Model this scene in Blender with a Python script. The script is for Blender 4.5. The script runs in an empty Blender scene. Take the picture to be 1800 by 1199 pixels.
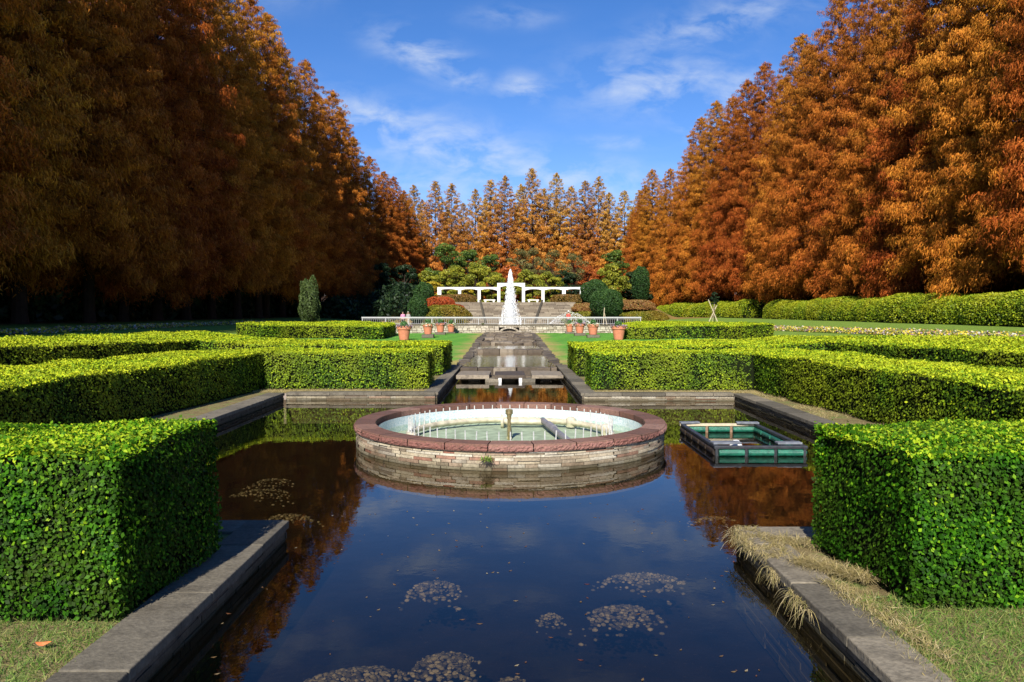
import bpy, bmesh, math, random
import numpy as np
from mathutils import Vector, Matrix
from mathutils.geometry import delaunay_2d_cdt
random.seed(7); rng = np.random.default_rng(7)
sc = bpy.context.scene
COL = sc.collection
R = math.radians
# ------------------------------------------------------------------ camera
cam = bpy.data.cameras.new("camera"); camo = bpy.data.objects.new("camera", cam); COL.objects.link(camo)
cam.sensor_width = 36; cam.lens = 36*1392/1800; cam.clip_start = .05; cam.clip_end = 3000
camo.location = (0, 0, 2.1)
camo.rotation_euler = (R(90) - math.atan(51/1392), 0, -math.atan(5/1392))
sc.camera = camo
# ------------------------------------------------------------------ sun and sky
SUN_EL, SUN_AZ = 36, 11
d = Vector((math.sin(R(SUN_AZ))*math.cos(R(SUN_EL)), math.cos(R(SUN_AZ))*math.cos(R(SUN_EL)), -math.sin(R(SUN_EL))))
sl = bpy.data.lights.new("sun", 'SUN'); sl.energy = 5.0; sl.angle = R(.5); sl.color = (1, .95, .86)
so = bpy.data.objects.new("sun", sl); COL.objects.link(so); so.rotation_euler = d.to_track_quat('-Z', 'Y').to_euler()
W = bpy.data.worlds.new("World"); sc.world = W; W.use_nodes = True
wt = W.node_tree; wn = wt.nodes; wl = wt.links
for n in list(wn): wn.remove(n)
def wnode(t, **k):
    n = wn.new(t)
    for a, b in k.items(): setattr(n, a, b)
    return n
sky = wnode('ShaderNodeTexSky', sky_type='NISHITA', sun_disc=False, sun_elevation=R(SUN_EL), sun_rotation=R(180+SUN_AZ), altitude=300, air_density=1.0, dust_density=0.0, ozone_density=5.0)
bg = wnode('ShaderNodeBackground'); bg.inputs['Strength'].default_value = .082
out = wnode('ShaderNodeOutputWorld')
tc = wnode('ShaderNodeTexCoord')
def wmath(op, a, b=None, c=None):
    n = wnode('ShaderNodeMath', operation=op)
    for i, v in enumerate((a, b, c)):
        if v is None: continue
        if isinstance(v, (int, float)): n.inputs[i].default_value = v
        else: wl.new(v, n.inputs[i])
    return n.outputs[0]
sx = wnode('ShaderNodeSeparateXYZ'); wl.new(tc.outputs['Generated'], sx.inputs[0])
yy = wmath('MAXIMUM', sx.outputs[1], .02)
U = wmath('DIVIDE', sx.outputs[0], yy); V = wmath('DIVIDE', sx.outputs[2], yy)
cmb = wnode('ShaderNodeCombineXYZ'); wl.new(U, cmb.inputs[0]); wl.new(V, cmb.inputs[1])
mp = wnode('ShaderNodeMapping'); wl.new(cmb.outputs[0], mp.inputs[0]); mp.inputs['Scale'].default_value = (1.0, 2.0, 1); mp.inputs['Rotation'].default_value = (0, 0, R(12))
nz = wnode('ShaderNodeTexNoise'); nz.inputs['Scale'].default_value = 14; nz.inputs['Detail'].default_value = 7; nz.inputs['Roughness'].default_value = .58; nz.inputs['Distortion'].default_value = .3
wl.new(mp.outputs[0], nz.inputs['Vector'])
# individual clouds: direction (u, v), half sizes, tilt, strength
clouds = [(-.105, .32, .045, .018, -.35, .75), (-.065, .295, .028, .012, -.2, .6), (.018, .279, .026, .013, 0, .75), (0, .367, .04, .010, 0, .35),
          (.26, .36, .085, .020, .25, .55), (.19, .285, .085, .03, 0, .6), (.235, .25, .04, .03, -.5, .55), (.29, .277, .03, .024, 0, .6),
          (-.16, .235, .07, .022, -.25, .75), (-.06, .2, .12, .028, -.28, .8), (.05, .172, .12, .02, -.1, .7), (-.05, .165, .13, .018, 0, .5), (.14, .212, .04, .007, 0, .4),
          (-.30, .42, .1, .03, .1, .3), (.55, .45, .1, .03, .1, .35), (.12, .52, .12, .04, .2, .4), (-.12, .60, .1, .04, -.2, .4)]
acc = None
for (cu, cv, su, sv, tl, st) in clouds:
    du = wmath('SUBTRACT', U, cu); dv = wmath('SUBTRACT', V, cv)
    dv = wmath('SUBTRACT', dv, wmath('MULTIPLY', du, tl))
    a = wmath('MULTIPLY', du, 1/su); b = wmath('MULTIPLY', dv, 1/sv)
    r2 = wmath('ADD', wmath('MULTIPLY', a, a), wmath('MULTIPLY', b, b))
    g = wmath('MULTIPLY', wmath('EXPONENT', wmath('MULTIPLY', r2, -.6)), st)
    acc = g if acc is None else wmath('MAXIMUM', acc, g)
# noise eats the edges of every cloud
nn = wmath('MULTIPLY_ADD', nz.outputs[0], 4.4, -2.2)
cm = wnode('ShaderNodeMath', operation='MULTIPLY', use_clamp=True)
wl.new(acc, cm.inputs[0]); wl.new(wmath('ADD', nn, .42), cm.inputs[1])
hz = wnode('ShaderNodeMath', operation='MULTIPLY', use_clamp=True); wl.new(cm.outputs[0], hz.inputs[0]); hz.inputs[1].default_value = .85
mx = wnode('ShaderNodeMix', data_type='RGBA'); wl.new(hz.outputs[0], mx.inputs[0]); wl.new(sky.outputs[0], mx.inputs[6]); mx.inputs[7].default_value = (6.2, 6.8, 7.6, 1)
hsv = wnode('ShaderNodeHueSaturation'); hsv.inputs['Saturation'].default_value = 1.22; wl.new(sky.outputs[0], hsv.inputs['Color'])
tn = wnode('ShaderNodeMix', data_type='RGBA', blend_type='MULTIPLY'); tn.inputs[0].default_value = 1; wl.new(hsv.outputs[0], tn.inputs[6]); tn.inputs[7].default_value = (1.20, 1.0, 1.16, 1); wl.new(tn.outputs[2], mx.inputs[6])
wl.new(mx.outputs[2], bg.inputs[0]); wl.new(bg.outputs[0], out.inputs[0])
vs = sc.view_settings; vs.view_transform = 'Standard'; vs.look = 'None'; vs.gamma = 1; vs.exposure = 0.62
sc.cycles.diffuse_bounces = 1; sc.cycles.max_bounces = 8
# ------------------------------------------------------------------ helpers: materials
def new_mat(name):
    m = bpy.data.materials.new(name); m.use_nodes = True
    nt = m.node_tree; b = nt.nodes['Principled BSDF']; return m, nt, b
def nd(nt, t, **k):
    n = nt.nodes.new(t)
    for a, b in k.items(): setattr(n, a, b)
    return n
def math_n(nt, op, a, b=None, clamp=False):
    n = nd(nt, 'ShaderNodeMath', operation=op, use_clamp=clamp)
    for i, v in enumerate((a, b)):
        if v is None: continue
        if isinstance(v, (int, float)): n.inputs[i].default_value = v
        else: nt.links.new(v, n.inputs[i])
    return n.outputs[0]
def noise(nt, scale, detail=4, vec=None, rough=.55, out=0):
    n = nd(nt, 'ShaderNodeTexNoise'); n.inputs['Scale'].default_value = scale; n.inputs['Detail'].default_value = detail; n.inputs['Roughness'].default_value = rough
    if vec is None: vec = nd(nt, 'ShaderNodeTexCoord').outputs['Object']
    nt.links.new(vec, n.inputs['Vector']); return n.outputs[out]
def ramp(nt, fac, stops, interp='LINEAR'):
    n = nd(nt, 'ShaderNodeValToRGB'); cr = n.color_ramp; cr.interpolation = interp
    while len(cr.elements) > 1: cr.elements.remove(cr.elements[-1])
    cr.elements[0].position = stops[0][0]; cr.elements[0].color = (*stops[0][1], 1)
    for p, c in stops[1:]:
        e = cr.elements.new(p); e.color = (*c, 1)
    nt.links.new(fac, n.inputs[0]); return n.outputs[0]
def mixc(nt, fac, a, b, blend='MIX'):
    n = nd(nt, 'ShaderNodeMix', data_type='RGBA', blend_type=blend)
    for s, v in ((n.inputs[0], fac), (n.inputs[6], a), (n.inputs[7], b)):
        if isinstance(v, (int, float)): s.default_value = v
        elif isinstance(v, tuple): s.default_value = (*v, 1)
        else: nt.links.new(v, s)
    return n.outputs[2]
def bump(nt, b, h, strength=.4, dist=.02):
    n = nd(nt, 'ShaderNodeBump'); n.inputs['Strength'].default_value = strength; n.inputs['Distance'].default_value = dist
    nt.links.new(h, n.inputs['Height']); nt.links.new(n.outputs[0], b.inputs['Normal'])
def attr(nt, name='rnd'):
    n = nd(nt, 'ShaderNodeAttribute', attribute_name=name); return n.outputs['Fac']
def flat_mat(name, c, rough=.7, var=.25, scale=8, metal=0, bmp=0, spec=.4):
    m, nt, b = new_mat(name)
    f = noise(nt, scale, 5)
    dk = tuple(x*(1-var) for x in c); lt = tuple(min(1, x*(1+var)) for x in c)
    nt.links.new(ramp(nt, f, [(.3, dk), (.7, lt)]), b.inputs['Base Color'])
    b.inputs['Roughness'].default_value = rough; b.inputs['Metallic'].default_value = metal
    b.inputs['Specular IOR Level'].default_value = spec
    if bmp: bump(nt, b, f, bmp)
    return m
def leaf_mat(name, stops, trans=.35, rough=.5, spec=.3, patch=None, patch_scale=.4, patch_amt=.5):
    m, nt, b = new_mat(name)
    c = ramp(nt, attr(nt), stops)
    if patch:
        f = noise(nt, patch_scale, 3)
        f2 = ramp(nt, f, [(.42, (0, 0, 0)), (.62, (1, 1, 1))])
        c = mixc(nt, math_n(nt, 'MULTIPLY', f2, patch_amt), c, patch)
    nt.links.new(c, b.inputs['Base Color'])
    b.inputs['Roughness'].default_value = rough; b.inputs['Specular IOR Level'].default_value = spec
    tr = nd(nt, 'ShaderNodeBsdfTranslucent'); nt.links.new(c, tr.inputs[0])
    mx = nd(nt, 'ShaderNodeMixShader'); mx.inputs[0].default_value = trans
    nt.links.new(b.outputs[0], mx.inputs[1]); nt.links.new(tr.outputs[0], mx.inputs[2])
    nt.links.new(mx.outputs[0], nt.nodes['Material Output'].inputs[0])
    return m
# ------------------------------------------------------------------ helpers: objects
def link(o, parent=None):
    COL.objects.link(o)
    if parent is not None: o.parent = parent
    return o
def tag(o, label=None, cat=None, group=None, kind=None):
    if label: o['label'] = label
    if cat: o['category'] = cat
    if group: o['group'] = group
    if kind: o['kind'] = kind
    return o
def thing(name, label, cat, loc=(0, 0, 0), rz=0, group=None):
    o = bpy.data.objects.new(name, None); o.location = loc; o.rotation_euler = (0, 0, rz); o.empty_display_size = .2
    link(o); return tag(o, label, cat, group)
def np_mesh(name, verts, faces, rnd=None, smooth=False):
    """verts (n,3), faces (m,k) numpy, rnd (m,)"""
    me = bpy.data.meshes.new(name); n = len(verts); m, k = faces.shape
    me.vertices.add(n); me.vertices.foreach_set('co', np.ascontiguousarray(verts, dtype=np.float32).ravel())
    me.loops.add(m*k); me.loops.foreach_set('vertex_index', np.ascontiguousarray(faces, dtype=np.int32).ravel())
    me.polygons.add(m); me.polygons.foreach_set('loop_start', np.arange(0, m*k, k, dtype=np.int32))
    me.update(calc_edges=True)
    if rnd is not None:
        a = me.attributes.new('rnd', 'FLOAT', 'FACE'); a.data.foreach_set('value', np.ascontiguousarray(rnd, dtype=np.float32))
    if smooth: me.polygons.foreach_set('use_smooth', np.ones(m, dtype=bool))
    return me
class MB:
    def __init__(s): s.v = []; s.f = []; s.r = []
    def add(s, vs, fs, r=None):
        o = len(s.v); s.v += [tuple(v) for v in vs]; s.f += [tuple(i+o for i in f) for f in fs]
        r = random.random() if r is None else r; s.r += [r]*len(fs); return s
    def box(s, c, sz, rz=0, r=None, jit=0, tilt=(0, 0)):
        M = Matrix.Translation(c) @ Matrix.Rotation(rz, 4, 'Z') @ Matrix.Rotation(tilt[0], 4, 'X') @ Matrix.Rotation(tilt[1], 4, 'Y')
        h = [x/2 for x in sz]; vs = []
        for dx, dy, dz in ((-1,-1,-1),(1,-1,-1),(1,1,-1),(-1,1,-1),(-1,-1,1),(1,-1,1),(1,1,1),(-1,1,1)):
            vs.append(M @ Vector((dx*h[0]+random.uniform(-jit, jit), dy*h[1]+random.uniform(-jit, jit), dz*h[2]+random.uniform(-jit, jit))))
        return s.add(vs, [(0,3,2,1),(4,5,6,7),(0,1,5,4),(1,2,6,5),(2,3,7,6),(3,0,4,7)], r)
    def tube(s, pts, rad, n=8, r=None, caps=True):
        pts = [Vector(p) for p in pts]
        if not hasattr(rad, '__len__'): rad = [rad]*len(pts)
        vs = []; up = Vector((0, 0, 1))
        for i, p in enumerate(pts):
            t = (pts[min(i+1, len(pts)-1)] - pts[max(i-1, 0)]).normalized()
            a = t.cross(up if abs(t.z) < .95 else Vector((1, 0, 0))).normalized(); b = t.cross(a)
            for k in range(n):
                an = 2*math.pi*k/n; vs.append(p + (a*math.cos(an) + b*math.sin(an))*rad[i])
        fs = []
        for i in range(len(pts)-1):
            for k in range(n):
                k2 = (k+1) % n; fs.append((i*n+k, i*n+k2, (i+1)*n+k2, (i+1)*n+k))
        if caps: fs.append(tuple(range(n-1, -1, -1))); fs.append(tuple((len(pts)-1)*n+k for k in range(n)))
        return s.add(vs, fs, r)
    def lathe(s, prof, n=32, c=(0, 0, 0), r=None, a0=0, a1=2*math.pi, jit=0):
        full = abs(a1-a0-2*math.pi) < 1e-6; m = n if full else n+1; vs = []; fs = []; K = len(prof)
        for i in range(m):
            an = a0+(a1-a0)*i/n; ca, sa = math.cos(an), math.sin(an)
            for (rr, z) in prof:
                q = rr + (random.uniform(-jit, jit) if jit else 0)
                vs.append((c[0]+q*ca, c[1]+q*sa, c[2]+z+(random.uniform(-jit, jit)*.4 if jit else 0)))
        for i in range(n):
            j = (i+1) % m
            for k in range(K-1): fs.append((i*K+k, j*K+k, j*K+k+1, i*K+k+1))
        return s.add(vs, fs, r)
    def build(s, name, mat, parent=None, smooth=False, bevel=0):
        me = bpy.data.meshes.new(name); me.from_pydata(s.v, [], s.f); me.update()
        a = me.attributes.new('rnd', 'FLOAT', 'FACE'); a.data.foreach_set('value', s.r)
        if smooth:
            me.polygons.foreach_set('use_smooth', [True]*len(me.polygons))
        me.materials.append(mat); o = bpy.data.objects.new(name, me); link(o, parent)
        if bevel:
            b = o.modifiers.new('bevel', 'BEVEL'); b.width = bevel; b.segments = 2; b.limit_method = 'ANGLE'
        return o
def interp(x, xs, ys): return np.interp(x, xs, ys)
def sm(x, a, b):
    t = np.clip((np.asarray(x, float)-a)/(b-a), 0, 1); return t*t*(3-2*t)
def G(x, y):
    """height of the ground"""
    x = np.asarray(x, float); y = np.asarray(y, float); ax = np.abs(x)
    base = .27 + interp(ax, [0, 8, 13, 19, 27, 34, 45, 60, 140], [0, 0, .33, .85, 1.2, 1.5, 2.6, 5.5, 12])
    lawn = .31*sm(y, 27, 56)*(1-sm(ax, 9, 15))
    g = base + lawn
    ter = .5 + (base-.5)*sm(ax, 13, 20)
    g = g + (ter-g)*sm(y, 57.15, 57.3)*(1-sm(ax, 30, 31)*0)
    back = .6 + (3.45-.6)*np.clip((y-98)/14, 0, 1)*(1-sm(ax, 18, 26)) + 8*sm(y, 165, 320)
    return np.where(y > 98, np.maximum(g, back), g)
def Gf(x, y): return float(G(x, y))
def leaves(P, N, L, Wd, spread=.7, along=None, aspect_tri=False, Lvar=.35):
    """numpy leaf cards: P centres, N facing normals -> verts, faces"""
    n = len(P)
    nn = N*(1-spread) + rng.normal(size=(n, 3))*spread*.8
    nn /= np.linalg.norm(nn, axis=1, keepdims=True)+1e-9
    a = rng.normal(size=(n, 3)) if along is None else along + rng.normal(size=(n, 3))*.35
    a -= nn*np.sum(a*nn, axis=1, keepdims=True); a /= np.linalg.norm(a, axis=1, keepdims=True)+1e-9
    b = np.cross(nn, a)
    s = (1 + rng.uniform(-Lvar, Lvar, (n, 1)))
    l = a*L*.5*s; w = b*Wd*.5*s
    if aspect_tri:
        v = np.stack([P-l-w*.6, P-l+w*.6, P+l], 1); k = 3
    else:
        bend = nn*L*.08*s
        v = np.stack([P-l, P+w-bend, P+l, P-w-bend], 1); k = 4
    return v.reshape(-1, 3), np.arange(n*k).reshape(n, k)
def pip(px, py, poly):
    inside = np.zeros(len(px), bool); j = len(poly)-1
    for i in range(len(poly)):
        xi, yi = poly[i]; xj, yj = poly[j]
        c = ((yi > py) != (yj > py)) & (px < (xj-xi)*(py-yi)/(yj-yi+1e-12)+xi)
        inside ^= c; j = i
    return inside
# ------------------------------------------------------------------ materials
M = {}
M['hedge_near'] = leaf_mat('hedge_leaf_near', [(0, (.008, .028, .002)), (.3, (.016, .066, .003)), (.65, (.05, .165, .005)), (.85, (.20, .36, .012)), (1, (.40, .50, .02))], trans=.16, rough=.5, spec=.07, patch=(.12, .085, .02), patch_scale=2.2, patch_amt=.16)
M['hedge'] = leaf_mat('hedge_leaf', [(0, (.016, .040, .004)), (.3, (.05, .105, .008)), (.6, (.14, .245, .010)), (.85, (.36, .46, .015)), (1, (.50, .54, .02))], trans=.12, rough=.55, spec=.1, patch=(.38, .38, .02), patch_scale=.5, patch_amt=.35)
M['azalea'] = leaf_mat('azalea_leaf', [(0, (.03, .07, .006)), (.5, (.20, .30, .012)), (1, (.50, .52, .02))], trans=.3, patch=(.46, .42, .02), patch_scale=.35, patch_amt=.5)
M['core'] = flat_mat('hedge_core', (.010, .014, .005), rough=.95, spec=.05)
M['olive'] = leaf_mat('olive_leaf', [(0, (.06, .08, .01)), (.6, (.19, .20, .015)), (1, (.33, .28, .03))], patch=(.33, .15, .03), patch_scale=.35, patch_amt=.45)
M['redleaf'] = leaf_mat('red_leaf', [(0, (.20, .03, .01)), (.6, (.50, .09, .025)), (1, (.62, .2, .05))])
M['brownleaf'] = leaf_mat('brown_leaf', [(0, (.10, .07, .02)), (.6, (.26, .17, .04)), (1, (.36, .16, .05))])
M['orangecover'] = leaf_mat('orange_cover_leaf', [(0, (.16, .08, .03)), (.6, (.38, .18, .06)), (1, (.30, .26, .06))])
M['darkround'] = leaf_mat('dark_round_leaf', [(0, (.012, .035, .012)), (.6, (.04, .10, .025)), (1, (.10, .19, .04))], rough=.5, spec=.25)
M['conifer'] = leaf_mat('conifer_leaf', [(0, (.03, .05, .015)), (.6, (.10, .15, .04)), (1, (.2, .26, .08))])
M['tree_green'] = leaf_mat('tree_leaf_green', [(0, (.025, .05, .012)), (.5, (.11, .19, .03)), (1, (.25, .33, .05))])
M['tree_yellowgreen'] = leaf_mat('tree_leaf_yellowgreen', [(0, (.08, .10, .012)), (.5, (.28, .31, .03)), (1, (.52, .48, .05))])
M['tree_yellow'] = leaf_mat('tree_leaf_yellow', [(0, (.2, .16, .02)), (.5, (.5, .38, .03)), (1, (.7, .55, .06))])
M['tree_maple'] = leaf_mat('tree_leaf_maple', [(0, (.28, .07, .015)), (.5, (.55, .14, .03)), (1, (.72, .25, .05))])
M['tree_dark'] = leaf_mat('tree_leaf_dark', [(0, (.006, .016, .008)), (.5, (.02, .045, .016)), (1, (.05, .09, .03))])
M['tree_olive'] = leaf_mat('tree_leaf_olive', [(0, (.07, .07, .025)), (.5, (.17, .17, .05)), (1, (.3, .25, .08))])
def redwood_mat(name, lo, hi, top):
    """orange needles, a little more olive towards the tip of each tree (the foliage itself turns later there)"""
    m, nt, b = new_mat(name)
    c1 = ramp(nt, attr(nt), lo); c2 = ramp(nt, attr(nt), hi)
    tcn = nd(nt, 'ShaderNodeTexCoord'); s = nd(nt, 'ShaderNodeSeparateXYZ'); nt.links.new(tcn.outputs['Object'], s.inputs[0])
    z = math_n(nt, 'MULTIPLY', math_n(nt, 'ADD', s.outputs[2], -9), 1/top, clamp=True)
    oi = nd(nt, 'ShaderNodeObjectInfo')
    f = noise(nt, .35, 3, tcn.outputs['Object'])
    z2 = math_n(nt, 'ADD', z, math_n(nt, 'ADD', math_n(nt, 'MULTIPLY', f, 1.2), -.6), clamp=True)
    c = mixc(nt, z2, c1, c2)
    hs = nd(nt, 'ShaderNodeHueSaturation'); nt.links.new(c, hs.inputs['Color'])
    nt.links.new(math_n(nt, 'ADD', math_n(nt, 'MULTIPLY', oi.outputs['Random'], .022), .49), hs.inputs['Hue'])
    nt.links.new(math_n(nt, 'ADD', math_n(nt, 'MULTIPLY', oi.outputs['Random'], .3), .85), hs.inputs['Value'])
    c = hs.outputs[0]
    nt.links.new(c, b.inputs['Base Color']); b.inputs['Roughness'].default_value = .75; b.inputs['Specular IOR Level'].default_value = .12
    tr = nd(nt, 'ShaderNodeBsdfTranslucent'); nt.links.new(c, tr.inputs[0])
    mx = nd(nt, 'ShaderNodeMixShader'); mx.inputs[0].default_value = .14
    nt.links.new(b.outputs[0], mx.inputs[1]); nt.links.new(tr.outputs[0], mx.inputs[2])
    nt.links.new(mx.outputs[0], nt.nodes['Material Output'].inputs[0]); return m
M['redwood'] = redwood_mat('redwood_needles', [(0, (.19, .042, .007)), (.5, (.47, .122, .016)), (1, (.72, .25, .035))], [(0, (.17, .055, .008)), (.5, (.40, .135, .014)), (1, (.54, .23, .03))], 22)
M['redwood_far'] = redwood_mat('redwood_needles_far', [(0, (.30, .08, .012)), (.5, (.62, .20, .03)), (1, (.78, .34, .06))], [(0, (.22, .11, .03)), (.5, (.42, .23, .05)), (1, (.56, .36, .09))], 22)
M['bark'] = flat_mat('bark', (.045, .028, .02), rough=.95, scale=3, bmp=.6, spec=.1)
M['palebark'] = flat_mat('pale_bark', (.22, .17, .12), rough=.9, scale=5)
def stone_mat(name, stops, rough=.85, bmp=.5, dirt=(.03, .025, .018), dirt_amt=.6, scale=6, wet=None):
    m, nt, b = new_mat(name)
    c = ramp(nt, attr(nt), stops)
    f = noise(nt, scale, 8, rough=.65); f2 = noise(nt, scale*6, 4)
    c = mixc(nt, math_n(nt, 'MULTIPLY', ramp(nt, f, [(.48, (0, 0, 0)), (.72, (1, 1, 1))]), dirt_amt), c, dirt)
    c = mixc(nt, .5, c, ramp(nt, f2, [(.3, (.35, .35, .35)), (.7, (.9, .9, .9))]), 'OVERLAY')
    rg = rough
    if wet:  # darker, algae-stained just above the water line
        geo = nd(nt, 'ShaderNodeNewGeometry'); s = nd(nt, 'ShaderNodeSeparateXYZ'); nt.links.new(geo.outputs['Position'], s.inputs[0])
        zz = math_n(nt, 'ADD', s.outputs[2], math_n(nt, 'ADD', math_n(nt, 'MULTIPLY', noise(nt, 9, 4), .05), -.125))
        w = math_n(nt, 'SUBTRACT', 1, math_n(nt, 'MULTIPLY', math_n(nt, 'ADD', zz, -.035), 1/wet, clamp=True))
        c = mixc(nt, math_n(nt, 'MULTIPLY', w, .8), c, (.045, .038, .015))
    nt.links.new(c, b.inputs['Base Color']); b.inputs['Roughness'].default_value = rg; b.inputs['Specular IOR Level'].default_value = .3
    h = math_n(nt, 'ADD', f, math_n(nt, 'MULTIPLY', f2, .4)); bump(nt, b, h, bmp, .03); return m
M['coping'] = stone_mat('coping_stone', [(0, (.085, .073, .053)), (.5, (.135, .116, .085)), (1, (.20, .168, .12))], dirt=(.05, .042, .03), dirt_amt=.7)
M['coping_red'] = stone_mat('red_granite_rim', [(0, (.11, .055, .04)), (.5, (.165, .080, .055)), (1, (.23, .13, .095))], dirt=(.07, .05, .04), dirt_amt=.6, bmp=.35)
M['rough_red'] = stone_mat('rough_red_granite', [(0, (.14, .06, .045)), (.5, (.21, .09, .07)), (1, (.28, .145, .115))], dirt=(.10, .06, .045), dirt_amt=.6, bmp=1, scale=9)
M['brick'] = stone_mat('thin_stone_courses', [(0, (.32, .26, .17)), (.2, (.42, .36, .25)), (.36, (.22, .085, .055)), (.5, (.27, .21, .14)), (.65, (.48, .43, .33)), (.82, (.14, .11, .08)), (1, (.30, .24, .16))], dirt=(.07, .05, .03), dirt_amt=.65, wet=.11)
M['darkcourse'] = stone_mat('weathered_shaded_courses', [(0, (.05, .04, .03)), (.4, (.11, .09, .065)), (.7, (.075, .058, .045)), (1, (.17, .145, .11))], dirt=(.025, .02, .015), dirt_amt=.7, wet=.07)  # weathered stone, darkened further to put the side walls' shade into it
M['rubble'] = stone_mat('pale_rubble', [(0, (.24, .20, .14)), (.5, (.36, .31, .24)), (1, (.48, .43, .34))], dirt=(.2, .17, .11), dirt_amt=.4)
M['weir'] = stone_mat('weir_stone', [(0, (.07, .052, .036)), (.5, (.14, .108, .075)), (1, (.24, .195, .14))], dirt=(.03, .022, .015), dirt_amt=.7, rough=.7)
M['stepstone'] = stone_mat('step_stone', [(0, (.12, .095, .07)), (.5, (.18, .145, .105)), (1, (.25, .21, .155))], dirt=(.08, .07, .055), dirt_amt=.5, scale=2)
M['mortar'] = flat_mat('mortar', (.11, .09, .07), rough=.95, scale=20)
M['white'] = flat_mat('white_paint', (.80, .79, .76), rough=.6, var=.04, scale=2)
M['white_metal'] = flat_mat('white_metal', (.44, .44, .43), rough=.4, var=.05)
M['steel'] = flat_mat('steel', (.78, .76, .70), rough=.3, metal=.4, var=.2, scale=30)
M['brass'] = flat_mat('brass', (.38, .29, .14), rough=.4, metal=.75, var=.4, scale=30)
M['pipe'] = flat_mat('limed_pipe', (.52, .46, .33), rough=.5, var=.3, scale=9, bmp=.1)
M['pipe_grey'] = flat_mat('grey_pipe', (.19, .18, .19), rough=.5, var=.25, scale=9)
M['terracotta'] = flat_mat('terracotta', (.56, .20, .11), rough=.8, var=.14, scale=6)
M['black_plastic'] = flat_mat('black_plastic', (.030, .032, .036), rough=.45, var=.5, scale=12)
M['grey_plank'] = flat_mat('grey_plank', (.15, .16, .18), rough=.6, var=.3, scale=12)
M['wood_pale'] = flat_mat('pale_wood', (.50, .42, .28), rough=.8, var=.2, scale=14)
M['wood_wet'] = flat_mat('weathered_wood', (.24, .15, .09), rough=.7, var=.35, scale=14)
def mesh_green():
    m, nt, b = new_mat('green_netting')
    f = noise(nt, 18, 4); nt.links.new(ramp(nt, f, [(.3, (.008, .07, .045)), (.7, (.02, .17, .10))]), b.inputs['Base Color'])
    b.inputs['Roughness'].default_value = .35; w = nd(nt, 'ShaderNodeTexChecker'); w.inputs['Scale'].default_value = 90
    nt.links.new(nd(nt, 'ShaderNodeTexCoord').outputs['Object'], w.inputs[0]); bump(nt, b, w.outputs[1], .3, .004); return m
M['netting'] = mesh_green(); M['shadenet'] = flat_mat('shaded_netting', (.035, .022, .012), rough=.5, var=.6, scale=14)  # dark copy of the netting, left-side shade put into its colour
def tiles():
    m, nt, b = new_mat('blue_mosaic')
    v = nd(nt, 'ShaderNodeTexVoronoi'); v.inputs['Scale'].default_value = 45; nt.links.new(nd(nt, 'ShaderNodeTexCoord').outputs['Object'], v.inputs['Vector'])
    s = nd(nt, 'ShaderNodeSeparateColor'); nt.links.new(v.outputs['Color'], s.inputs[0])
    c = ramp(nt, s.outputs[0], [(0, (.45, .60, .62)), (.5, (.62, .72, .72)), (1, (.76, .82, .80))])
    f = noise(nt, 5, 4); c = mixc(nt, ramp(nt, f, [(.55, (0, 0, 0)), (.75, (.5, .5, .5))]), c, (.30, .36, .28))
    nt.links.new(c, b.inputs['Base Color']); b.inputs['Roughness'].default_value = .35; return m
M['tiles'] = tiles()
M['basin_floor'] = flat_mat('algae_basin_floor', (.40, .44, .34), rough=.8, var=.3, scale=5)
def water_mat(name, tint, rough=.01, bs=.05, scale=6, base=None, ior=1.33):
    m, nt, b = new_mat(name); nt.nodes.remove(b)
    tr = nd(nt, 'ShaderNodeBsdfTransparent'); tr.inputs[0].default_value = (*tint, 1)
    gl = nd(nt, 'ShaderNodeBsdfGlossy'); gl.inputs['Roughness'].default_value = rough; gl.inputs[0].default_value = (1, 1, 1, 1)
    fr = nd(nt, 'ShaderNodeFresnel'); fr.inputs['IOR'].default_value = ior; gb = nd(nt, 'ShaderNodeNewGeometry'); fac = math_n(nt, 'MULTIPLY', fr.outputs[0], math_n(nt, 'SUBTRACT', 1, gb.outputs['Backfacing']))
    f = noise(nt, scale, 3); bp = nd(nt, 'ShaderNodeBump'); bp.inputs['Strength'].default_value = bs; bp.inputs['Distance'].default_value = .01
    nt.links.new(f, bp.inputs['Height']); nt.links.new(bp.outputs[0], gl.inputs['Normal']); nt.links.new(bp.outputs[0], fr.inputs['Normal'])
    mx = nd(nt, 'ShaderNodeMixShader'); nt.links.new(fac, mx.inputs[0]); nt.links.new(tr.outputs[0], mx.inputs[1]); nt.links.new(gl.outputs[0], mx.inputs[2])
    nt.links.new(mx.outputs[0], nt.nodes['Material Output'].inputs[0]); return m
M['water'] = water_mat('pond_water', (.64, .58, .46), bs=.06)
M['water_up'] = water_mat('upper_channel_water', (.75, .66, .5), bs=.25, scale=10)
M['water_clear'] = water_mat('fountain_basin_water', (.88, .92, .86), bs=.3, scale=9)
def bed():
    m, nt, b = new_mat('pond_mud')
    f = noise(nt, 2.2, 8, rough=.7); f2 = noise(nt, 40, 3)
    c = ramp(nt, f, [(.35, (.006, .0045, .004)), (.6, (.014, .010, .006)), (.8, (.03, .02, .009))])
    c = mixc(nt, ramp(nt, f2, [(.62, (0, 0, 0)), (.72, (.4, .4, .4))]), c, (.06, .04, .02))
    nt.links.new(c, b.inputs['Base Color']); b.inputs['Roughness'].default_value = 1; b.inputs['Specular IOR Level'].default_value = .05; return m
M['bed'] = bed()
M['pebble'] = stone_mat('pebbles', [(0, (.025, .02, .012)), (.5, (.10, .085, .045)), (1, (.24, .20, .12))], dirt=(.10, .08, .03), dirt_amt=.4, scale=14)
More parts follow.
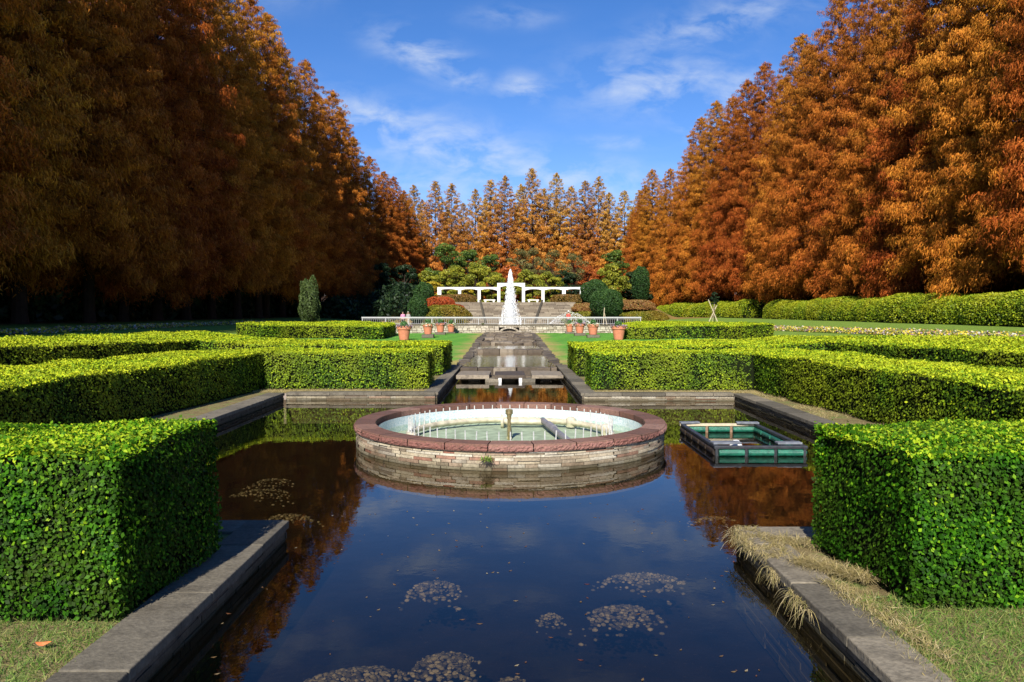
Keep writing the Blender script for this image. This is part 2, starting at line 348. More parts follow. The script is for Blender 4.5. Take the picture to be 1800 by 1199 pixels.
def ground_mat():
    m, nt, b = new_mat('ground')
    geo = nd(nt, 'ShaderNodeNewGeometry'); s = nd(nt, 'ShaderNodeSeparateXYZ'); nt.links.new(geo.outputs['Position'], s.inputs[0])
    ax = math_n(nt, 'ABSOLUTE', s.outputs[0]); y = s.outputs[1]; P = geo.outputs['Position']
    n1 = noise(nt, .6, 6, P); n2 = noise(nt, 5, 6, P, .7); n3 = noise(nt, 60, 3, P)
    grass = ramp(nt, n2, [(.3, (.085, .24, .03)), (.55, (.13, .33, .045)), (.75, (.19, .38, .055))])
    # mowing stripes, really cut into the lawn
    wv = nd(nt, 'ShaderNodeTexWave'); wv.inputs['Scale'].default_value = .22; wv.bands_direction = 'X'; wv.inputs['Distortion'].default_value = .4
    mpn = nd(nt, 'ShaderNodeMapping'); mpn.inputs['Rotation'].default_value = (0, 0, R(12)); nt.links.new(P, mpn.inputs[0]); nt.links.new(mpn.outputs[0], wv.inputs[0])
    grass = mixc(nt, math_n(nt, 'MULTIPLY', wv.outputs[1], .35), grass, (.07, .20, .035))
    dry = ramp(nt, n2, [(.3, (.28, .24, .07)), (.6, (.42, .33, .12)), (.8, (.34, .33, .08))])
    jx = math_n(nt, 'ADD', ax, math_n(nt, 'MULTIPLY', math_n(nt, 'ADD', n1, -.5), 3.0))
    e1 = math_n(nt, 'SUBTRACT', 1, math_n(nt, 'MULTIPLY', math_n(nt, 'ADD', jx, -1.75), 1.1, clamp=True))
    c = mixc(nt, e1, grass, dry)
    olive = ramp(nt, n2, [(.3, (.11, .19, .03)), (.6, (.20, .29, .045)), (.8, (.27, .32, .06))])
    side = math_n(nt, 'MULTIPLY', math_n(nt, 'ADD', ax, -10), .4, clamp=True)
    c = mixc(nt, side, c, olive)
    litter = ramp(nt, n2, [(.3, (.05, .03, .015)), (.6, (.12, .06, .025)), (.8, (.2, .10, .04))])
    woods = math_n(nt, 'MULTIPLY', math_n(nt, 'ADD', ax, -25), .5, clamp=True)
    c = mixc(nt, woods, c, litter)
    soil = ramp(nt, n2, [(.3, (.12, .09, .04)), (.5, (.22, .17, .08)), (.65, (.14, .20, .05))])
    near = math_n(nt, 'SUBTRACT', 1, math_n(nt, 'MULTIPLY', math_n(nt, 'ADD', y, -26), .4, clamp=True))
    near = math_n(nt, 'MULTIPLY', near, math_n(nt, 'SUBTRACT', 1, math_n(nt, 'MULTIPLY', math_n(nt, 'ADD', ax, -13), .5, clamp=True)))
    c = mixc(nt, near, c, soil)
    far = math_n(nt, 'MULTIPLY', math_n(nt, 'ADD', y, -57.2), 20, clamp=True)
    far = math_n(nt, 'MULTIPLY', far, math_n(nt, 'SUBTRACT', 1, math_n(nt, 'MULTIPLY', math_n(nt, 'ADD', ax, -13), .5, clamp=True)))
    pave = ramp(nt, n2, [(.3, (.24, .22, .18)), (.7, (.36, .33, .28))])
    c = mixc(nt, far, c, pave)
    far2 = math_n(nt, 'MULTIPLY', math_n(nt, 'ADD', y, -97.5), .5, clamp=True)
    c = mixc(nt, far2, c, ramp(nt, n1, [(.35, (.13, .15, .03)), (.5, (.22, .16, .05)), (.65, (.34, .17, .06))]))
    far3 = math_n(nt, 'MULTIPLY', math_n(nt, 'ADD', y, -116), .3, clamp=True)
    c = mixc(nt, far3, c, litter)
    c = mixc(nt, .35, c, ramp(nt, n3, [(.3, (.3, .3, .3)), (.7, (.75, .75, .75))]), 'OVERLAY')
    nt.links.new(c, b.inputs['Base Color']); b.inputs['Roughness'].default_value = .95; b.inputs['Specular IOR Level'].default_value = .1
    bump(nt, b, math_n(nt, 'ADD', n3, n2), .6, .03); return m
M['ground'] = ground_mat()
def spray_mat(name, dens, scale):
    m, nt, b = new_mat(name)
    b.inputs['Base Color'].default_value = (.86, .88, .9, 1); b.inputs['Roughness'].default_value = .5
    tr = nd(nt, 'ShaderNodeBsdfTranslucent'); tr.inputs[0].default_value = (.86, .88, .9, 1)
    m1 = nd(nt, 'ShaderNodeMixShader'); m1.inputs[0].default_value = .45; nt.links.new(b.outputs[0], m1.inputs[1]); nt.links.new(tr.outputs[0], m1.inputs[2])
    tp = nd(nt, 'ShaderNodeBsdfTransparent'); m2 = nd(nt, 'ShaderNodeMixShader')
    tcn = nd(nt, 'ShaderNodeTexCoord'); mpn = nd(nt, 'ShaderNodeMapping'); mpn.inputs['Scale'].default_value = (1, 1, .16); nt.links.new(tcn.outputs['Object'], mpn.inputs[0])
    f = noise(nt, scale, 6, mpn.outputs[0], .7)
    lw = nd(nt, 'ShaderNodeLayerWeight'); lw.inputs[0].default_value = .5
    a = math_n(nt, 'MULTIPLY', ramp(nt, f, [(.2, (0, 0, 0)), (.5, (1, 1, 1))]), dens, clamp=True)
    a = math_n(nt, 'MULTIPLY', a, math_n(nt, 'SUBTRACT', 1.15, lw.outputs['Facing'], clamp=True))
    nt.links.new(a, m2.inputs[0]); nt.links.new(tp.outputs[0], m2.inputs[1]); nt.links.new(m1.outputs[0], m2.inputs[2])
    nt.links.new(m2.outputs[0], nt.nodes['Material Output'].inputs[0]); return m
M['jet'] = spray_mat('fountain_spray', .7, 6)
M['foam'] = flat_mat('white_water_drops', (.85, .88, .9), rough=.4, var=.03)
M['mist'] = spray_mat('fine_mist', .25, 3)
M['grassblade'] = leaf_mat('grass_blade', [(0, (.06, .14, .02)), (.5, (.15, .27, .04)), (1, (.40, .38, .12))], trans=.3)
M['dryblade'] = leaf_mat('dry_blade', [(0, (.22, .20, .06)), (.5, (.44, .34, .14)), (1, (.62, .50, .27))], trans=.3)
M['pansy'] = leaf_mat('pansy_petals', [(0, (.10, .16, .03)), (.35, (.16, .22, .04)), (.45, (.75, .55, .03)), (.7, (.80, .68, .10)), (.8, (.75, .72, .66)), (.9, (.28, .10, .30)), (1, (.6, .3, .1))])
M['litterleaf'] = leaf_mat('fallen_leaf', [(0, (.14, .03, .01)), (.5, (.18, .11, .04)), (1, (.32, .26, .15))], trans=.1)
M['orangeleaf'] = flat_mat('orange_leaf', (.62, .17, .05), rough=.6, var=.2, scale=30)
# ------------------------------------------------------------------ setting: ground, bed, water
POOL = dict(near=1.93, nearY=6.8, half=5.0, y0=6.8, y1=17.7, ch=1.62)
xs = sorted(set(list(np.arange(-30, 30.1, 1.0)) + [-200, -140, -100, -80, -60, -50, -45, -40, -36, -33, 33, 36, 40, 45, 50, 60, 80, 100, 140, 200] + [-5.15, 5.15, -2.08, 2.08, -1.77, 1.77]))
ys = sorted(set(list(np.arange(-30, 135, 1.0)) + [-200, -120, -60, -40, 140, 150, 165, 180, 200, 230, 270, 320, 420] + [-5.5, 6.66, 17.85, 57.15, 57.3]))
gv = [(x, y, Gf(x, y)) for y in ys for x in xs]; gf = []; nx = len(xs)
for j in range(len(ys)-1):
    for i in range(nx-1):
        cx, cy = (xs[i]+xs[i+1])/2, (ys[j]+ys[j+1])/2
        if -5.5 < cy < 6.7 and abs(cx) < 2.08: continue
        if 6.66 < cy < 17.85 and abs(cx) < 5.15: continue
        if 17.8 < cy < 57.15 and abs(cx) < 1.77: continue
        gf.append((j*nx+i, j*nx+i+1, (j+1)*nx+i+1, (j+1)*nx+i))
me = bpy.data.meshes.new('ground'); me.from_pydata(gv, [], gf); me.update()
me.polygons.foreach_set('use_smooth', [True]*len(me.polygons)); me.materials.append(M['ground'])
tag(link(bpy.data.objects.new('ground', me)), kind='structure')
def sheet(name, rects, z, mat, kind='structure'):
    b = MB()
    for (x0, y0, x1, y1) in rects: b.add([(x0, y0, z), (x1, y0, z), (x1, y1, z), (x0, y1, z)], [(0, 1, 2, 3)])
    return tag(b.build(name, mat), kind=kind)
sheet('pool_bed', [(-2.1, -5.5, 2.1, 6.7), (-5.2, 6.7, 5.2, 17.8), (-1.8, 17.8, 1.8, 57.2)], -.42, M['bed'])
WZ = .125; KS = .942   # water level; size of the things standing in the water
sheet('water', [(-2.1, -5.5, 2.1, 6.7), (-5.2, 6.7, 5.2, 17.8), (-1.72, 17.8, 1.72, 24.6)], WZ, M['water'])
# ------------------------------------------------------------------ pool walls: coping + thin stone courses
def courses(b, p0, p1, z0, z1, out, depth=.1, hmin=.028, hmax=.055, lmin=.12, lmax=.55, jit=.006):
    """stone courses on the wall from p0 to p1; 'out' is the unit normal pointing to the water"""
    p0 = Vector((*p0, 0)); p1 = Vector((*p1, 0)); L = (p1-p0).length; t = (p1-p0)/L; rz = math.atan2(t.y, t.x); o = Vector((*out, 0))
    z = z0
    while z < z1-.004:
        h = min(random.uniform(hmin, hmax), z1-z); s = -random.uniform(0, .2)
        if z1-z-h < .015: h = z1-z
        while s < L:
            l = random.uniform(lmin, lmax); a, e = max(s, 0), min(s+l, L)
            if e-a > .01:
                c = p0 + t*((a+e)/2) - o*(depth/2 - random.uniform(-jit, jit)); b.box((c.x, c.y, z+h/2), (e-a-.006, depth, h-.005), rz)
            s += l
        z += h
def coping(b, p0, p1, out, w, z=.30, th=.065, over=.025, lmin=.7, lmax=1.2):
    p0 = Vector((*p0, 0)); p1 = Vector((*p1, 0)); L = (p1-p0).length; t = (p1-p0)/L; rz = math.atan2(t.y, t.x); o = Vector((*out, 0)); s = 0
    while s < L-.01:
        l = random.uniform(lmin, lmax)
        if L-s-l < .35: l = L-s
        c = p0 + t*(s+l/2) - o*(w/2-over)
        b.box((c.x, c.y, z-th/2+random.uniform(-.004, .004)), (l-.008, w, th), rz + random.uniform(-.004, .004), tilt=(random.uniform(-.006, .006), random.uniform(-.003, .003)))
        s += l
def wall(label, segs, w, face='darkcourse', z=.30, lmin=.7, lmax=1.2):
    t = thing('pool_wall', label, 'stone wall', (segs[0][0][0], segs[0][0][1], 0))
    cb, fb, mb = MB(), MB(), MB()
    for (p0, p1, out, trim) in segs:
        coping(cb, p0, p1, out, w, z, lmin=lmin, lmax=lmax)
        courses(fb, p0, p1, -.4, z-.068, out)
        P0 = Vector(p0); P1 = Vector(p1); o = Vector(out); c = (P0+P1)/2 - o*(.03+(w-.08)/2); tt = P1-P0
        mb.box((c.x, c.y, (-.42+z-.08)/2), (tt.length, w-.1, z-.08+.42-.004), math.atan2(tt.y, tt.x))
    for b, nm, mt, bv in ((cb, 'coping', 'coping', .008), (fb, 'stone_face', face, 0), (mb, 'mortar_core', 'mortar', 0)):
        ob = b.build(nm, M[mt], t, bevel=bv); ob.matrix_parent_inverse = Matrix.Translation((-segs[0][0][0], -segs[0][0][1], 0))
    return t
wall('grey stone pool edge beside the near left hedge, ending in a square corner', [((-1.93, 6.8), (-1.93, -5), (1, 0), 0), ((-5.4, 6.8), (-1.95, 6.8), (0, 1), 0)], .36)
wall('grey stone pool edge with dry grass hanging over it, beside the near right hedge', [((1.9, -5), (1.9, 6.55), (-1, 0), 0), ((1.92, 6.55), (5.4, 6.55), (0, 1), 0)], .30)
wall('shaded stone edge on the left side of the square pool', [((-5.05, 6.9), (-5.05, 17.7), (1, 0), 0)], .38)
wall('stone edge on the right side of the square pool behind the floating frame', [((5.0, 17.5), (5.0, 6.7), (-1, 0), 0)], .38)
wall('thin stone course wall at the back of the pool, left of the channel', [((-5.0, 17.7), (-1.66, 17.7), (0, -1), 0)], .34, 'brick')
wall('thin stone course wall at the back of the pool, right of the channel', [((1.66, 17.5), (5.0, 17.5), (0, -1), 0)], .34, 'brick')
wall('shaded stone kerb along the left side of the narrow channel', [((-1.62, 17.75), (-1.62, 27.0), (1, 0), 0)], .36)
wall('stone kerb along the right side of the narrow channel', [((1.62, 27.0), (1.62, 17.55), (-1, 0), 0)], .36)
# rubble banks of the upper channel
for sg, lab in ((-1, 'rough dark stone bank on the left of the upper cascade channel'), (1, 'rough brown stone bank on the right of the upper cascade channel')):
    b = MB(); y = 27.05
    while y < 56.4:
        l = random.uniform(.25, .6)
        for k in range(3):
            zt = max(Gf(2, y)+.03, .36+.28*float(sm(y, 28, 46)))
            zz = zt-.09-.16*k
            b.box((sg*(1.60+random.uniform(-.05, .05)), y+l/2, zz+random.uniform(-.02, .02)), (random.uniform(.28, .4), l-.02, .17), random.uniform(-.06, .06), jit=.025)
        b.box((sg*1.66, y+l/2, (-.4+.1)/2), (.3, l, .5), r=.2)
        y += l
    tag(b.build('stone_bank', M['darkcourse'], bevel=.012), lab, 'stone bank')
# ------------------------------------------------------------------ upper channel: weirs, slabs, cascade
def ob_part(b, nm, mt, t, bevel=0, smooth=False):
    o = b.build(nm, M[mt], t, smooth=smooth, bevel=bevel); o.matrix_parent_inverse = Matrix.Translation(-t.location); return o
t = thing('slab_bridge', 'three flat dark stone slabs laid across the channel like stepping stones', 'stepping stones', (0, 23.2, .12))
for (x0, x1) in ((-1.5, -.56), (-.42, .46), (.64, 1.55)):
    b = MB(); b.box(((x0+x1)/2, 23.25, .255), (x1-x0, 1.75, .095), jit=.012); ob_part(b, 'slab', 'weir', t, .015)
b = MB(); b.box((0, 23.95, .03), (3.2, .4, .30)); b.box((-1.0, 23.3, .04), (.35, 1.2, .32)); b.box((1.05, 23.3, .04), (.35, 1.2, .32)); b.box((0, 23.4, .04), (.35, 1.0, .32)); ob_part(b, 'slab_pier', 'weir', t, .01)
for x in (-.49, .55):
    t = thing('water_spout', 'pale stone spout block between the %s and middle slabs of the channel' % ('left' if x < 0 else 'right'), 'water spout', (x, 22.6, .12), group='spouts under the channel slabs')
    b = MB(); b.box((x, 22.55, .16), (.38, .5, .11), jit=.008); ob_part(b, 'spout_block', 'coping', t, .012)
    for s in ((-1,) if x > 0 else (1,)):
        b = MB(); b.box((x+s*.23, 22.4, .165), (.085, .1, .13)); ob_part(b, 'white_cap', 'white', t)
def weir(y, z, label, x=1.5, d=.35, zb=-.4, rough=.02):
    b = MB(); s = -x
    while s < x-.01:
        l = min(random.uniform(.35, .8), x-s)
        if x-s-l < .2: l = x-s
        b.box((s+l/2, y, (z+zb)/2+random.uniform(-.01, .01)), (l-.012, d, z-zb), jit=rough); s += l
    return tag(b.build('weir', M['weir'], bevel=.015), label, 'weir')
weir(24.6, .385, 'long stone bar across the channel just behind the three slabs')
weir(34.4, .49, 'dark stone weir across the channel above the still reflecting pool', d=.5)
weir(40.4, .58, 'rough wet stone step above the half round basin of the cascade', d=.6, rough=.05)
weir(45.6, .64, 'second rough wet stone step of the upper cascade', d=.6, rough=.05)
weir(50.0, .68, 'topmost rough stone step of the cascade below the garden wall', d=.6, rough=.05)
sheet('upper_pool_bed', [(-1.6, 24.7, 1.6, 34.3)], .16, M['bed']); sheet('upper_water', [(-1.5, 24.7, 1.5, 34.3)], .345, M['water_up'])
sheet('ledge_water', [(-1.5, 34.6, 1.5, 40.2)], .465, M['water_up']); sheet('ledge_bed', [(-1.5, 34.6, 1.5, 40.2)], .435, M['stepstone'])
for (y0, y1, z, nm) in ((40.7, 45.3, .53, 'cascade_run'), (45.9, 49.7, .60, 'cascade_run'), (50.3, 56.9, .64, 'cascade_run')):
    b = MB()
    for i in range(int((y1-y0)*26)):
        b.box((random.uniform(-1.4, 1.4), random.uniform(y0, y1), z-.05), (random.uniform(.12, .3), random.uniform(.12, .3), random.uniform(.08, .14)), random.uniform(0, 3), jit=.03)
    b.box((0, (y0+y1)/2, z-.15), (2.95, y1-y0, .16))
    tag(b.build(nm, M['weir'], bevel=.012), 'bed of rough wet stones in the %s run of the cascade' % {40.7: 'lowest', 45.9: 'middle', 50.3: 'highest'}[y0], 'cascade', 'stony runs of the cascade')
b = MB(); b.lathe([(.55, .44), (.62, .53), (.72, .53), (.72, .40)], 24, (0, 40.1, 0), a0=math.pi, a1=2*math.pi); tag(b.build('half_round_basin', M['weir']), 'dark half round basin on the ledge at the foot of the cascade', 'basin')
# ------------------------------------------------------------------ circular fountain in the pool
FC = (0.02, 12.8)
t = thing('round_fountain', 'round stone fountain basin with red granite rim standing in the pool', 'fountain', (*FC, 0))
N = 26
rim = MB(); rgh = MB()
for i in range(N):
    a0 = 2*math.pi*i/N + .003; a1 = 2*math.pi*(i+1)/N - .003; n = 6; r = random.random()
    rim.lathe([(2.155, .268), (2.155, .352), (2.162, .36), (2.470, .36), (2.480, .352), (2.484, .30)], n, (*FC, 0), r, a0, a1)
    # rough hewn outer edge
    vs = []; fs = []; nn = 22; K = 4
    for q in range(nn+1):
        an = a0+(a1-a0)*q/nn
        for k in range(K+1):
            zz = .345-.085*k/K; rr = 2.478 + (random.uniform(.0, .022) if 0 < k < K else 0)
            vs.append((FC[0]+rr*math.cos(an), FC[1]+rr*math.sin(an), zz))
    for q in range(nn):
        for k in range(K): fs.append((q*(K+1)+k+1, (q+1)*(K+1)+k+1, (q+1)*(K+1)+k, q*(K+1)+k))
    rgh.add(vs, fs, r)
ob_part(rim, 'rim', 'coping_red', t); ob_part(rgh, 'rim_edge', 'rough_red', t)
b = MB(); b.lathe([(2.484, .262), (2.13, .262)], 96, (*FC, 0)); ob_part(b, 'rim_underside', 'mortar', t)
b = MB(); z = -.4
while z < .255:
    h = random.uniform(.022, .05) if z > -.02 else .08
    if .262-z-h < .015: h = .262-z
    a = random.uniform(0, .1)
    aend = a+2*math.pi
    while a < aend-.01:
        da = min(random.uniform(.05, .2), aend-a); rr = 2.455+random.uniform(-.012, .012); n = 3
        b.lathe([(rr-.06, z+.003), (rr, z+.003), (rr, z+h-.002), (rr-.06, z+h-.002)], n, (*FC, 0), None, a+.0015, a+da-.0015); a += da
    z += h
ob_part(b, 'stone_course_wall', 'brick', t)
b = MB(); b.lathe([(2.42, -.4), (2.42, .26)], 96, (*FC, 0)); ob_part(b, 'mortar_core', 'mortar', t)
b = MB(); b.lathe([(2.12, .27), (2.12, .02)], 96, (*FC, 0)); ob_part(b, 'mosaic_lining', 'tiles', t, smooth=True)
b = MB(); b.lathe([(2.12, .02), (0.001, .02)], 64, (*FC, 0)); ob_part(b, 'basin_floor', 'basin_floor', t)
b = MB(); b.lathe([(0.001, .125), (2.119, .125)], 64, (*FC, 0)); ob_part(b, 'basin_water', 'water_clear', t)
RR = 1.64
b = MB(); pts = [(FC[0]+RR*math.cos(2*math.pi*k/72), FC[1]+RR*math.sin(2*math.pi*k/72), .125) for k in range(73)]; b.tube(pts, .052, 10, caps=False); ob_part(b, 'ring_pipe', 'pipe', t, smooth=True)
for k in range(62):
    a = 2*math.pi*(k+.5)/62; x, y = FC[0]+RR*math.cos(a), FC[1]+RR*math.sin(a); tx, ty = random.uniform(-.012, .012), random.uniform(-.012, .012)
    b = MB(); b.tube([(x, y, .130), (x, y, .215)], .016, 7); b.tube([(x, y, .21), (x+tx, y+ty, .40)], .0095, 6); ob_part(b, 'nozzle', 'steel', t)
b = MB(); b.tube([(.0, 12.8, .0), (.0, 12.8, .43)], .028, 12); b.tube([(0, 12.8, .36), (0, 12.8, .44)], .036, 12); ob_part(b, 'standpipe', 'brass', t)
b = MB(); b.lathe([(.03, .40), (.045, .42), (.045, .435), (.062, .445), (.062, .515), (.045, .52), (.045, .505), (0.001, .505)], 20, (.0, 12.8, 0)); ob_part(b, 'standpipe_cap', 'brass', t)
b = MB(); b.tube([(-.14, 14.12, .14), (.62, 14.12, .13)], .055, 14); b.tube([(-.15, 14.12, .14), (-.10, 14.12, .14)], .12, 22); b.tube([(-.05, 14.12, .14), (-.02, 14.12, .14)], .075, 18); b.tube([(0, 14.0, .05), (0, 12.8, .05)], .04); ob_part(b, 'feed_pipe', 'pipe', t)
b = MB(); b.tube([(.60, 14.2, .15), (.72, 13.3, .14), (.95, 11.9, .10), (1.0, 11.3, .07)], .055, 12); b.tube([(.68, 13.6, .15), (.75, 13.2, .14)], .068, 12); ob_part(b, 'grey_pipe', 'pipe_grey', t)
for (x, y) in ((.16, 11.12), (2.02*.79+.02, 12.8+.35), (-1.52, 12.3), (1.1, 14.05)):
    b = MB(); b.tube([(x, y, .05), (x, y, .20), (x, y, .225)], [.085, .085, .05], 14); ob_part(b, 'pipe_joint', 'pipe', t)
b = MB(); b.lathe([(0.001, .12), (.16, .135), (.22, .12), (.20, .11)], 14, (1.05, 12.15, 0)); o = b.build('leaf_debris', M['wood_wet']); tag(o, 'brown debris floating inside the round fountain', 'debris'); o.scale = (1, .7, 1); o.location = (-.06, 2.95, .11)
t.location = (FC[0]*KS, FC[1]*KS, WZ); t.scale = (KS, KS, KS)
# tuft growing on the wall
def tuft(name, pos, n, L, mat, label, cat, out=(0, 0, 1), droop=.6, spread=.8, group=None, kind=None, width=.006):
    vs = []; fs = []; rr = []; o = Vector(out)
    for i in range(n):
        a = random.uniform(0, 2*math.pi); p = Vector(pos[random.randrange(len(pos))]) + Vector((random.gauss(0, .03), random.gauss(0, .03), 0))
        dr = (o + Vector((math.cos(a)*spread, math.sin(a)*spread, random.uniform(.1, .6)))).normalized(); l = L*random.uniform(.5, 1.2)
        side = dr.cross(Vector((0, 0, 1)))
        if side.length < .01: side = Vector((1, 0, 0))
        side = side.normalized()*width; pts = []
        for k in range(4):
            s = k/3; q = p + dr*l*s + Vector((0, 0, -1))*droop*l*s*s; pts.append((q, 1-s*.85))
        base = len(vs)
        for q, w in pts: vs += [tuple(q-side*w), tuple(q+side*w)]
        r = random.random()
        for k in range(3): fs.append((base+2*k, base+2*k+1, base+2*k+3, base+2*k+2)); rr.append(r)
    me = np_mesh(name, np.array(vs), np.array(fs), np.array(rr)); me.materials.append(M[mat])
    ob = link(bpy.data.objects.new(name, me)); tag(ob, label, cat, group, kind); return ob
tuft('wall_weed', [(-.27, 9.71, .28)], 90, .11, 'grassblade', 'small green weed growing from the stone wall of the round fountain', 'weed', out=(0, -.5, .3), width=.008)
# ------------------------------------------------------------------ floating frame
t = thing('floating_frame', 'floating rectangular frame with green netting panels in the pool beside the round fountain', 'floating frame', (3.65, 12.6, 0))
x0, x1, ya, yb = 3.02, 4.30, 11.45, 13.75
b = MB(); b.box(((x0+x1)/2, ya, .130), (x1-x0+.08, .07, .045)); b.box((x0, (ya+yb)/2, .130), (.07, yb-ya-.08, .045)); b.box((x1, (ya+yb)/2, .130), (.07, yb-ya-.08, .045)); ob_part(b, 'top_rail', 'black_plastic', t, .008)
b = MB(); b.box(((x0+x1)/2, yb, .130), (x1-x0+.08, .07, .045)); ob_part(b, 'top_rail', 'wood_pale', t, .008)['label'] = 'pale wooden back rail'
for (p, q) in (((x0, ya), (x1, ya)), ((x0, yb), (x1, yb)), ((x0, ya), (x0, yb)), ((x1, ya), (x1, yb))):
    npan = 3 if p[1] == q[1] else 5; pr = 'black_plastic' if (p[0] == x0 and q[0] == x0) or p[1] == ya else 'wood_wet'
    for i in range(npan+1):
        f = i/npan; x, y = p[0]+(q[0]-p[0])*f, p[1]+(q[1]-p[1])*f
        if p[0] == q[0] and i in (0, npan): continue
        b = MB(); b.box((x, y, .0), (.045, .045, .22)); ob_part(b, 'post', pr, t, .006)
    for i in range(npan):
        f0, f1 = i/npan, (i+1)/npan; a = Vector((p[0]+(q[0]-p[0])*f0, p[1]+(q[1]-p[1])*f0, 0)); e = Vector((p[0]+(q[0]-p[0])*f1, p[1]+(q[1]-p[1])*f1, 0)); c = (a+e)/2; tt = e-a
        b = MB(); b.tube([a+tt.normalized()*.03+Vector((0, 0, .05)), e-tt.normalized()*.03+Vector((0, 0, .05))], .052, 14); ob_part(b, 'netting_panel', 'shadenet' if p[0] == q[0] == x0 else 'netting', t, smooth=False)
for (x, y, l, w, rz) in ((3.15, 13.75, .34, .12, .1), (4.15, 13.72, .38, .13, -.1), (3.2, 11.62, .42, .17, .05), (4.12, 11.6, .36, .15, 0)):
    b = MB(); b.box((x, y, .170), (l, w, .03), rz); ob_part(b, 'corner_plank', 'grey_plank', t, .006)
t.location = (t.location[0]*KS, t.location[1]*KS, WZ); t.scale = (KS, KS, KS)
b = MB(); b.lathe([(.001, -.03), (.07, -.03), (.075, .09), (.05, .14), (.03, .17), (.001, .17)], 12, (0, 0, 0)); o = b.build('white_jug', M['white'], None, smooth=False); o.location = (3.22, 11.17, .13); o.scale = (1.2, 1, .9)
tag(o, 'white plastic jug floating inside the green netting frame', 'jug')
# ------------------------------------------------------------------ pebble mounds under water
def pebbles(label, cx, cy, rx, ry, n, top=-.02, size=.03, rot=0):
    cx, cy, rx, ry, top = cx*KS, cy*KS, rx*KS, ry*KS, top*KS+WZ
    base_v = []; ico = bmesh.new(); bmesh.ops.create_icosphere(ico, subdivisions=1, radius=1); bv = np.array([v.co[:] for v in ico.verts]); bf = np.array([[v.index for v in f.verts] for f in ico.faces]); ico.free()
    V = []; F = []; RN = []
    for i in range(int(n*1.3)):
        a = random.uniform(0, 2*math.pi); r = random.random()**.5*random.choice((1, 1, 1, 1.35))*(1+.2*math.sin(3*a+cx*5)); px, py = rx*r*math.cos(a), ry*r*math.sin(a)
        px, py = px*math.cos(rot)-py*math.sin(rot), px*math.sin(rot)+py*math.cos(rot)
        z = top - .05 - .05*r*r - random.uniform(0, .015)
        s = size*.62*random.uniform(.4, 1.3); sc3 = np.array([s*random.uniform(.8, 1.3), s*random.uniform(.7, 1.1), s*.5]); an = random.uniform(0, 3.14)
        q = bv*sc3*(1+rng.normal(0, .07, (len(bv), 1))); c, si = math.cos(an), math.sin(an)
        q = np.stack([q[:, 0]*c-q[:, 1]*si, q[:, 0]*si+q[:, 1]*c, q[:, 2]], 1) + np.array([cx+px, cy+py, z-s*.5])
        F.append(bf+len(V)*len(bv)); V.append(q); RN += [random.random()]*len(bf)
    me = np_mesh('pebble_mound', np.concatenate(V), np.concatenate(F), np.array(RN)); me.materials.append(M['pebble'])
    tag(link(bpy.data.objects.new('pebble_mound', me)), label, 'pebbles', 'pebble mounds just under the pool water', 'stuff')
pebbles('round patch of pale pebbles left of centre under the water', -.60, 6.30, .20, .22, 220, -.03)
pebbles('wide flat patch of pebbles on the right under the water, farthest of the right pair', 1.13, 6.55, .30, .20, 260, -.04, rot=0)
pebbles('oval patch of pebbles on the right under the water, nearer of the right pair', .83, 5.75, .26, .22, 280, -.03, rot=.5)
pebbles('faint small patch of pebbles near the centre under the water', .31, 5.78, .10, .14, 60, -.08, .024)
pebbles('grey patch of pebbles left of centre near the bottom under the water', -.40, 4.97, .19, .22, 260, -.05)
pebbles('large golden patch of pebbles at the lower left under the water', -.98, 4.68, .32, .20, 420, -.02, .034, rot=.5)
pebbles('faint patch of pebbles at the bottom centre under the water', .02, 4.72, .12, .2, 90, -.09)
pebbles('yellow patch of pebbles near the left pool edge, upper one of two', -3.2, 10.6, .26, .3, 110, -.10, .026)
pebbles('yellow patch of pebbles near the left pool edge, lower one of two', -3.1, 9.9, .34, .25, 150, -.08, .026)
pebbles('narrow patch of pebbles in the dark reflection at left', -2.4, 8.55, .24, .15, 130, -.04, .03)
pebbles('narrow patch of pebbles in the tree reflection at right', 2.25, 8.6, .26, .10, 90, -.08, .026)
# floating leaf litter
n = 200; P = np.stack([rng.uniform(-1.85, 1.85, n), rng.uniform(3.9, 10.0, n), np.full(n, WZ+.003)], 1)
v, f = leaves(P, np.tile([0, 0, 1.], (n, 1)), .028, .012, spread=.03, Lvar=.6); me = np_mesh('floating_leaf_litter', v, f, rng.uniform(0, 1, n)); me.materials.append(M['litterleaf'])
tag(link(bpy.data.objects.new('floating_leaf_litter', me)), 'tiny fallen leaves floating on the dark pool water', 'leaf litter', kind='stuff')
